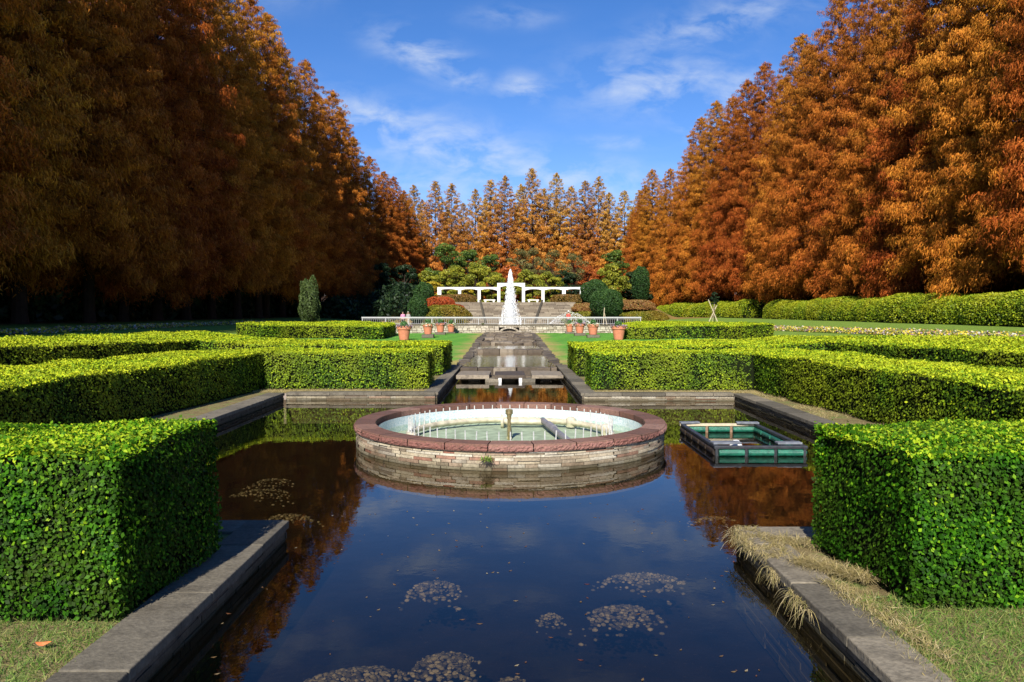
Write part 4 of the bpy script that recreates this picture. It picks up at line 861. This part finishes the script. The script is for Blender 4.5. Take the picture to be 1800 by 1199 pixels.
def arch(xa, xb, zt, th, crown, label=None):
    b = MB(); n = 14; vs = []
    for yv in (PY-.42, PY+.42):
        for k in range(n+1):
            u = k/n; x = xa+(xb-xa)*u; zb = zt-th-crown*(abs(2*u-1)**2.4); vs += [(x, yv, zb), (x, yv, zt)]
    m = 2*(n+1); fs = []
    for k in range(n):
        a = 2*k; fs += [(a, a+2, a+3, a+1), (m+a, m+a+1, m+a+3, m+a+2), (a, m+a, m+a+2, a+2), (a+1, a+3, m+a+3, m+a+1)]
    fs += [(0, 1, m+1, m), (2*n, m+2*n, m+2*n+1, 2*n+1)]; b.add(vs, fs); ob_part(b, 'arched_beam', 'white', t)
for i in range(len(cols)-1):
    mid = i == 3; xa = cols[i][0]-(cols[i][1]/2 if (i == 0 or mid) else -cols[i][1]/2*0); xb = cols[i+1][0]+(cols[i+1][1]/2 if (i == len(cols)-2 or mid) else 0)
    if i == 2: xb = cols[3][0]-.215
    if i == 4: xa = cols[4][0]+.215
    arch(xa+.001, xb-.001, 6.25 if mid else 5.66, .36 if mid else .27, .42 if mid else .24)
for (x, lab) in ((-2.85, 'white stone bench left of the fountain jet under the pergola'), (3.5, 'white stone bench right of the fountain jet under the pergola')):
    t = thing('stone_bench', lab, 'bench', (x, 115.5, z0)); b = MB(); b.box((x, 115.5, z0+.42), (1.7, .5, .14)); ob_part(b, 'seat', 'white', t, .01)
    for s in (-.6, .6): b = MB(); b.box((x+s, 115.5, z0+.17), (.25, .42, .35)); ob_part(b, 'leg', 'white', t)
# ------------------------------------------------------------------ garden wall, niche, railing
t = thing('garden_wall', 'pale rubble stone wall across the end of the lawn behind the terracotta pots', 'stone wall', (0, 57.2, .5))
b = MB()
def rubble(b, xa, xb, y, z0, z1):
    z = z0
    while z < z1-.02:
        h = min(random.uniform(.10, .2), z1-z); x = xa-random.uniform(0, .2)
        while x < xb:
            l = random.uniform(.14, .42); e = min(x+l, xb); a = max(x, xa)
            if e-a > .04: b.box(((a+e)/2, y+random.uniform(-.012, .012), z+h/2), (e-a-.02, .12, h-.018), jit=.014)
            x += l
        z += h
for (a, e) in ((-10.5, -.72), (.72, 9.4)): rubble(b, a, e, 57.02, .4, 1.10)
rubble(b, -.72, .72, 57.02, .98, 1.10)
ob_part(b, 'rubble_face', 'rubble', t, .01)
b = MB(); b.box((-5.62, 57.17, .7), (9.75, .2, .85)); b.box((5.07, 57.17, .7), (8.65, .2, .85)); b.box((0, 57.6, .7), (1.6, .1, .85)); b.box((0, 57.17, 1.05), (1.46, .2, .14)); ob_part(b, 'mortar_core', 'mortar', t)
b = MB(); coping(b, (-10.5, 57.0), (9.4, 57.0), (0, -1), .5, z=1.20, th=.09, lmin=1.0, lmax=1.6); ob_part(b, 'coping', 'coping', t, .01)
b = MB(); n = 12
for k in range(n):
    a0, a1 = math.pi*k/n+.02, math.pi*(k+1)/n-.02; vs = []
    for yv in (56.88, 57.1):
        for (rr, a) in ((.56, a0), (.74, a0), (.74, a1), (.56, a1)): vs.append((rr*math.cos(a), yv, .62+rr*.52*math.sin(a)))
    b.add(vs, [(0, 1, 2, 3), (7, 6, 5, 4), (0, 4, 5, 1), (1, 5, 6, 2), (2, 6, 7, 3), (3, 7, 4, 0)])
ob_part(b, 'niche_arch', 'rubble', t)
b = MB(); b.box((0, 57.15, .72), (1.1, .1, .24), jit=.01); b.box((0, 56.98, .66), (1.1, .2, .1)); ob_part(b, 'niche_weir', 'weir', t)
tuft('wall_top_weed', [(-1.9, 57.0, 1.2)], 70, .28, 'grassblade', 'green weed on top of the garden wall left of the niche', 'weed', width=.02)
t = thing('railing', 'long white metal railing with thin balusters on top of the garden wall', 'railing', (0, 57.35, 1.2))
b = MB(); b.box((-.55, 57.25, 1.70), (20.2, .09, .09)); ob_part(b, 'top_rail', 'white_metal', t)
b = MB(); b.box((-.55, 57.25, 1.60), (20.2, .03, .02)); b.box((-.55, 57.25, 1.26), (20.2, .03, .02)); ob_part(b, 'lower_rail', 'white_metal', t)
for i in range(13):
    b = MB(); b.box((-10.6+i*20.1/12, 57.25, 1.43), (.05, .05, .46)); ob_part(b, 'post', 'white_metal', t)
bmx = MB()
for i in range(150): bmx.box((-10.6+i*20.1/149, 57.25, 1.42), (.013, .013, .30))
o = ob_part(bmx, 'baluster', 'white_metal', t); o['kind'] = 'stuff'
# ------------------------------------------------------------------ terracotta pots
POTS = [(-6.05, 45.6, .80, .42, 0, 'purple', 'largest terracotta pot with purple flowers, standing at far left behind the hedge'),
        (-4.95, 48.3, .62, .34, .22, 'white', 'terracotta pot with white flowers on a pale stone block, second from left'),
        (-4.65, 53.6, .60, .33, .16, 'purple', 'terracotta pot on a low stone block, third from left near the wall'),
        (-4.12, 56.2, .56, .30, .10, 'white', 'smallest left terracotta pot close against the garden wall'),
        (6.35, 45.9, .80, .42, 0, 'purple', 'largest right terracotta pot beside the far right hedge'),
        (5.15, 48.6, .64, .36, .18, 'white', 'terracotta pot with white flowers on a block, second from right'),
        (4.60, 51.6, .62, .34, .16, 'purple', 'terracotta pot on a low stone block, third from right'),
        (4.25, 55.6, .56, .30, .12, 'white', 'small right terracotta pot close against the garden wall')]
pm_ = {'purple': leaf_mat('purple_petals', [(0, (.06, .10, .03)), (.3, (.12, .2, .05)), (.5, (.38, .22, .34)), (1, (.6, .45, .5))]), 'white': leaf_mat('white_petals', [(0, (.08, .14, .03)), (.3, (.2, .3, .06)), (.5, (.65, .62, .42)), (1, (.8, .8, .7))])}
greenp = leaf_mat('pot_leaves', [(0, (.05, .14, .04)), (1, (.18, .36, .12))])
for (x, y, h, r, bh, fl, lab) in POTS:
    g0 = Gf(x, y)
    if bh:
        b = MB(); b.box((0, 0, bh/2), (r*2.1, r*2.1, bh), jit=.008); o = b.build('stone_block', M['coping'], bevel=.02); o.location = (x, y, g0)
        tag(o, 'pale stone block under the ' + lab.split(',')[0].replace('terracotta pot', 'pot')[:70], 'stone block', 'blocks under the pots')
    t = thing('terracotta_pot', lab, 'flower pot', (x, y, g0+bh), group='terracotta pots along the lawn')
    b = MB(); b.lathe([(.001, .01), (r*.62, .01), (r*.88, h*.74), (r*.88, h*.76), (r*1.0, h*.77), (r*1.02, h*.98), (r*.98, h), (r*.9, h), (r*.88, h*.88), (.001, h*.88)], 28); b.build('pot', M['terracotta'], t, smooth=False)
    n = 260; a = rng.uniform(0, 6.28, n); q = r*rng.uniform(.75, 1.12, n); P = np.stack([q*np.cos(a), q*np.sin(a), h+rng.uniform(-.09, .06, n)], 1); v, f = leaves(P, np.tile([0, -.5, .8], (n, 1)), .09, .08); me = np_mesh('flowers', v, f, rng.uniform(0, 1, n)); me.materials.append(pm_[fl]); link(bpy.data.objects.new('flowers', me), t)
    n = 420; dv = rng.normal(size=(n, 3)); dv /= np.linalg.norm(dv, axis=1, keepdims=True); P = dv*np.array([r*.5, r*.5, .17])*rng.uniform(.4, 1, (n, 1)); P[:, 2] += h+.13; v, f = leaves(P, dv, .12, .05); me = np_mesh('green_plant', v, f, rng.uniform(0, 1, n)); me.materials.append(greenp); link(bpy.data.objects.new('green_plant', me), t)
# ------------------------------------------------------------------ big fountain jet behind the wall
JX, JY = .12, 78.0
t = thing('fountain_jet', 'tall white fountain jet shooting up in front of the steps', 'fountain jet', (JX, JY, .5))
def jet(b, x, y, h, r, n=20, seed=0):
    rs = random.Random(seed); K = 26; prof = []
    for k in range(K+1):
        s = k/K; prof.append((max(.01, r*((1-s)**.62*(.62+.38*(1-s)**2))*(1+.10*math.sin(k*1.7+seed))), h*s))
    b.lathe(prof, n, (x, y, 0), jit=r*.06)
b = MB(); jet(b, 0, 0, 4.5, .92, 24, 1); b.build('outer_plume', M['jet'], t, smooth=True)
b = MB(); jet(b, 0, 0, 5.1, .62, 20, 2); b.build('inner_plume', M['jet'], t, smooth=True)
b = MB(); jet(b, .02, 0, 5.75, .10, 14, 3); b.build('jet_core', M['foam'], t, smooth=True)
g = rng; n = 8000; s = g.uniform(0, 1, n)**1.3; r_ = (.86*((1-s)**.62*(.62+.38*(1-s)**2))+.03)*np.abs(g.normal(.75, .3, n)); a = g.uniform(0, 6.28, n)
P = np.stack([r_*np.cos(a), r_*np.sin(a), 5.75*s], 1); v, f = leaves(P, np.tile([0, -1., 0], (n, 1)), .16, .022, spread=.15, along=np.tile([0, 0, 3.], (n, 1)), aspect_tri=False)
me = np_mesh('water_drops', v, f, g.uniform(0, 1, n)); me.materials.append(M['foam']); link(bpy.data.objects.new('water_drops', me), t)['kind'] = 'stuff'
for (x, h, r, lab) in ((-.80, 1.95, .13, 'small white side jet tallest left of the main plume'), (-1.02, 1.0, .11, 'short white side jet farthest left of the main plume'), (.74, 1.05, .11, 'short white side jet close right of the main plume'), (1.0, 1.25, .15, 'short white side jet farthest right of the main plume')):
    t = thing('side_jet', lab, 'fountain jet', (JX+x, JY-.4, .5), group='small jets round the main plume'); b = MB(); jet(b, 0, 0, h, r, 10, 5); b.build('water_column', M['foam'], t, smooth=True)
b = MB(); b.lathe([(4.2, 0), (4.2, .42), (3.9, .42), (3.9, .2), (.01, .2)], 48, (JX, JY, .5)); tag(b.build('jet_basin', M['coping']), 'low round stone basin under the tall fountain jet', 'basin')
# sprinkler fan of mist on the right
n = 1300; u = g.uniform(-1, 1, n); s = g.uniform(0, 1, n)**.5; hh = 1.55*(1-u*u)*s
P = np.stack([7.1+u*2.6, 92+g.normal(0, .5, n), .55+hh], 1); v, f = leaves(P, np.tile([0, -1., 0], (n, 1)), .07, .02, spread=.2); me = np_mesh('sprinkler_spray', v, f, g.uniform(0, 1, n)); me.materials.append(M['foam'])
tag(link(bpy.data.objects.new('sprinkler_spray', me)), 'low fan of fine water spray right of the fountain jet', 'water spray', kind='stuff')
# ------------------------------------------------------------------ flower beds
for sg in (-1, 1):
    n = 16000; y = g.uniform(18, 66, n); x = sg*((21.2-.078*y if sg > 0 else 20.6)+g.uniform(-1, 1, n)*.75); clump_ = np.sin(x*7+np.sin(y*5))*np.sin(y*6.3+x*3)
    P = np.stack([x, y, G(x, y)+.05+.16*g.uniform(0, 1, n)*(clump_ > -.4)], 1); v, f = leaves(P, np.tile([0, -.4, 1.], (n, 1)), .10, .09, spread=.4); rr = g.uniform(0, 1, n); me = np_mesh('flower_bed', v, f, rr); me.materials.append(M['pansy'])
    tag(link(bpy.data.objects.new('flower_bed', me)), 'strip of yellow white and purple pansies along the %s lawn' % ('shaded left' if sg < 0 else 'sunny right'), 'flower bed', kind='stuff')
# ------------------------------------------------------------------ sapling, stakes and cart on the right lawn
gx, gy = 15.5, 60.0; gz = Gf(gx, gy)
t = thing('stake_tripod', 'tripod of pale wooden poles supporting a sapling on the right lawn', 'tripod', (gx, gy, gz))
for (ax_, ay_, bx_, by_) in ((-.78, -.1, .30, .1), (.62, -.15, -.38, .15), (.05, .8, -.02, -.25)):
    b = MB(); e = Vector((bx_, by_, 2.1 if ax_ < .5 else 2.45)); b.tube([(ax_, ay_, -.1), e], [.04, .032], 7); b.build('pole', M['wood_pale'], t)
tm, cm = broad_meshes(9, 1.0, .35, 'tree_dark', 1500, .09, z0=.1)
t2 = thing('sapling', 'thin young tree with a small dark green top between the tripod poles', 'tree', (gx+.05, gy+.02, gz)); o = link(bpy.data.objects.new('crown', cm), t2); o.location = (0, 0, 2.0)
b = MB(); b.tube([(0, 0, -.1), (.03, 0, 2.6)], [.035, .02], 6); b.build('trunk', M['bark'], t2)
cx_, cy_ = 14.75, 61.2; cz_ = Gf(cx_, cy_)
t = thing('garden_cart', 'low red garden cart with pale ends left on the lawn behind the tripod', 'cart', (cx_, cy_, cz_))
redm = flat_mat('faded_red_paint', (.42, .10, .07), rough=.6)
b = MB(); b.add([(-.32, -.25, .15), (.32, -.25, .15), (.32, .25, .15), (-.32, .25, .15), (-.42, -.32, .42), (.25, -.32, .48), (.25, .32, .48), (-.42, .32, .42)], [(0, 3, 2, 1), (4, 5, 6, 7), (0, 1, 5, 4), (1, 2, 6, 5), (2, 3, 7, 6), (3, 0, 4, 7)]); b.build('tray', redm, t, bevel=.02)
for s in (-.2, .2): b = MB(); b.tube([(s-.0, -.30, .13), (s, -.24, .13)], .13, 14); b.build('wheel', M['black_plastic'], t)
b = MB(); b.box((-.72, 0, .14), (.42, .4, .2), jit=.02); b.box((.50, -.1, .2), (.16, .3, .16), jit=.02); b.build('pale_bucket', M['coping'], t, bevel=.03)
# ------------------------------------------------------------------ people
skin_m = flat_mat('skin', (.50, .30, .21), rough=.6, var=.05)
def cloth(name, c): return flat_mat(name, c, rough=.85, var=.12, scale=12)
def skin_obj(name, vs, es, rad, mat, parent, root=0, sub=2):
    me = bpy.data.meshes.new(name); me.from_pydata(vs, es, []); me.update(); o = link(bpy.data.objects.new(name, me), parent); me.materials.append(mat)
    m = o.modifiers.new('skin', 'SKIN'); m.use_smooth_shade = True
    for i, v in enumerate(me.skin_vertices[0].data): r = rad[i]; v.radius = r if hasattr(r, '__len__') else (r, r); v.use_root = i == root
    s = o.modifiers.new('sub', 'SUBSURF'); s.levels = sub; s.render_levels = sub; return o
def person(label, x, y, z, rz, top, trousers, hair, hat=None, arm=0, group=None, stride=.08):
    t = thing('person', label, 'person', (x, y, z), rz, group)
    # joints: pelvis, waist, chest, neck, head..., arms, legs
    V = [(0, 0, .93), (0, 0, 1.08), (0, 0, 1.28), (0, 0, 1.40), (0, -.005, 1.47), (0, -.012, 1.56), (0, -.005, 1.64)]; E = [(0, 1), (1, 2), (2, 3), (3, 4), (4, 5), (5, 6)]; Rd = [(.15, .11), (.13, .10), (.155, .11), (.06, .06), (.055, .06), (.078, .095), (.065, .08)]
    for s in (-1, 1):
        k = len(V); V += [(s*.17, 0, 1.36), (s*.22, .02, 1.10), (s*.20, -.10-arm, .93+arm), (s*.19, -.15-arm, .88+arm)]; E += [(2, k), (k, k+1), (k+1, k+2), (k+2, k+3)]; Rd += [.055, .042, .032, .036]
        k = len(V); V += [(s*.09, 0, .86), (s*.10, -stride*s, .48), (s*.10, -stride*s*1.0+.03, .08), (s*.11, -stride*s-.12, .035)]; E += [(0, k), (k, k+1), (k+1, k+2), (k+2, k+3)]; Rd += [.085, .06, .042, .035]
    skin_obj('body', V, E, Rd, skin_m, t)
    V = [(0, 0, .90), (0, 0, 1.08), (0, 0, 1.28), (0, 0, 1.38)]; E = [(0, 1), (1, 2), (2, 3)]; Rd = [(.175, .135), (.16, .125), (.18, .135), (.08, .075)]
    for s in (-1, 1):
        k = len(V); V += [(s*.17, 0, 1.36), (s*.22, .02, 1.10), (s*.203, -.08-arm, .95+arm)]; E += [(2, k), (k, k+1), (k+1, k+2)]; Rd += [.07, .058, .047]
    skin_obj('jacket', V, E, Rd, top, t)
    V = [(0, 0, .93)]; E = []; Rd = [(.165, .125)]
    for s in (-1, 1):
        k = len(V); V += [(s*.09, 0, .84), (s*.10, -stride*s, .48), (s*.10, -stride*s+.03, .10)]; E += [(0, k), (k, k+1), (k+1, k+2)]; Rd += [.10, .078, .062]
    skin_obj('trousers', V, E, Rd, trousers, t)
    b = MB(); b.lathe([(.001, 1.735), (.06, 1.72), (.095, 1.66), (.10, 1.60), (.09, 1.55)], 12, (0, .015, 0), a0=0, a1=math.pi); b.lathe([(.001, 1.735), (.06, 1.72), (.092, 1.66), (.094, 1.63)], 12, (0, -.005, 0), a0=math.pi, a1=2*math.pi); b.build('hair', hair, t, smooth=True)
    for s in (-1, 1): b = MB(); b.box((s*.032, -.098, 1.585), (.018, .008, .01)); b.build('eye', M['black_plastic'], t)
    b = MB(); b.box((0, -.104, 1.555), (.02, .02, .03), jit=.003); b.build('nose', skin_m, t)
    if hat: b = MB(); b.lathe([(.001, 1.76), (.07, 1.75), (.10, 1.69), (.105, 1.65), (.16, 1.635), (.16, 1.625), (.10, 1.64)], 16); b.build('hat', hat, t, smooth=True)
    return t
black_h = flat_mat('dark_hair', (.02, .016, .012), rough=.6)
person('person in a pink top standing behind the white railing at left', -11.8, 88, Gf(-11.8, 88)-.05, .3, cloth('pink_cloth', (.62, .25, .40)), cloth('black_cloth', (.03, .03, .035)), black_h)
person('person in a grey jacket and pale trousers beside the one in pink', -11.25, 88.3, Gf(-11.25, 88.3)-.05, -.2, cloth('grey_cloth', (.30, .29, .28)), cloth('beige_cloth', (.50, .42, .30)), flat_mat('grey_hair', (.30, .28, .25)))
person('person in a red top and white hat behind the railing at right', 6.55, 87.5, .5, 2.6, cloth('red_cloth', (.60, .09, .07)), cloth('dark_grey_cloth', (.10, .10, .12)), black_h, hat=cloth('white_cloth', (.75, .74, .7)), stride=.12)
# ------------------------------------------------------------------ foreground grass
def blades(name, label, x0, x1, y0, y1, n, L, mat, mask=None, w=.004, lean=.7):
    x = g.uniform(x0, x1, n); y = g.uniform(y0, y1, n)
    if mask is not None: k = mask(x, y); x, y = x[k], y[k]; n = len(x)
    P = np.stack([x, y, G(x, y)+L*.3], 1); A = np.stack([g.normal(0, lean, n), g.normal(0, lean, n), np.ones(n)], 1); N0 = g.normal(size=(n, 3)); N0[:, 2] *= .3
    v, f = leaves(P, N0, L, w*2, spread=.3, along=A, aspect_tri=True, Lvar=.5); me = np_mesh(name, v, f, g.uniform(0, 1, n)); me.materials.append(M[mat])
    tag(link(bpy.data.objects.new(name, me)), label, 'grass', kind='stuff')
blades('grass', 'mixed green and dry grass strip at the foot of the near left hedge', -6, -2.22, 2.6, 4.9, 34000, .05, 'grassblade')
blades('grass', 'green grass strip beside the right pool edge below the near right hedge', 2.12, 6, 2.6, 5.0, 38000, .07, 'grassblade')
blades('grass', 'dry straw grass between the right pool edge and the hedge', 2.06, 2.5, 2.6, 6.4, 4500, .07, 'dryblade', mask=lambda x, y: x < 2.28+.12*np.sin(y*3))
blades('dry_grass', 'dry grass at the foot of the left pool hedge', -6.2, -1.9, 17.95, 18.6, 9000, .06, 'dryblade')
blades('dry_grass', 'dry grass at the foot of the right pool hedge', 1.9, 6.2, 17.75, 18.3, 9000, .06, 'dryblade')
blades('dry_grass', 'dry grass along the stone edge right of the pool', 5.3, 6.2, 7, 17.8, 9000, .08, 'dryblade', mask=lambda x, y: np.sin(y*2.3)+np.sin(y*5.1) > .1)
blades('grass', 'short mown grass of the lawn left of the channel', -7.5, -1.85, 27, 45, 60000, .045, 'grassblade', w=.006) if False else None
def drape(label, pts, n, L, out, droop, spread, name='dry_grass_tuft'):
    tuft(name, pts, n, L, 'dryblade', label, 'grass tuft', out=out, droop=droop, spread=spread, group='dry grass tufts on the right pool edge', width=.0028)
drape('largest dry grass tuft drooping over the corner of the right pool edge', [(1.95+.12*math.cos(a), 6.15+.28*math.sin(a)+dy, .30) for a in np.arange(0, 6.2, .5) for dy in (-.1, .1)], 1000, .13, (-.2, -.25, .35), .7, 1.1)
drape('dry grass tuft lying on the coping behind the largest one', [(2.15+.1*i, 6.2-.05*i, .30) for i in range(5)], 700, .14, (-.1, -.3, .2), .5, .9)
drape('dry grass tuft hanging from the coping edge, second from the corner', [(1.90, 5.45+.05*i, .27) for i in range(5)], 130, .12, (-.4, -.2, .1), 1.0, .8)
drape('brown dry grass tuft hanging from the coping edge, third from the corner', [(1.88, 4.85+.07*i, .26) for i in range(6)], 140, .12, (-.4, -.2, .05), 1.0, .8)
drape('low greenish grass tuft creeping over the coping from the hedge', [(2.1+.05*i, 5.6-.06*i, .31) for i in range(7)], 1100, .15, (-.2, -.2, .3), .4, .9)
drape('straw grass fringe spreading from the hedge foot onto the coping', [(2.13+.012*i, 5.2-.09*i, .30) for i in range(14)], 600, .10, (-.2, -.1, .4), .5, 1.0)
b = MB(); n = 9; pts = []
for k in range(n): a = 2*math.pi*k/n; pts.append((.055*math.cos(a)*(1.35 if k == 0 else 1), .032*math.sin(a), .012*math.cos(2*a)))
b.add(pts+[(0, 0, .01)], [(k, (k+1) % n, n) for k in range(n)]); o = b.build('fallen_leaf', M['orangeleaf']); o.location = (-2.52, 4.22, .315); o.rotation_euler = (.1, .1, .4); o.scale = (.62, .62, .62); tag(o, 'single orange fallen leaf on the grass at lower left', 'leaf')
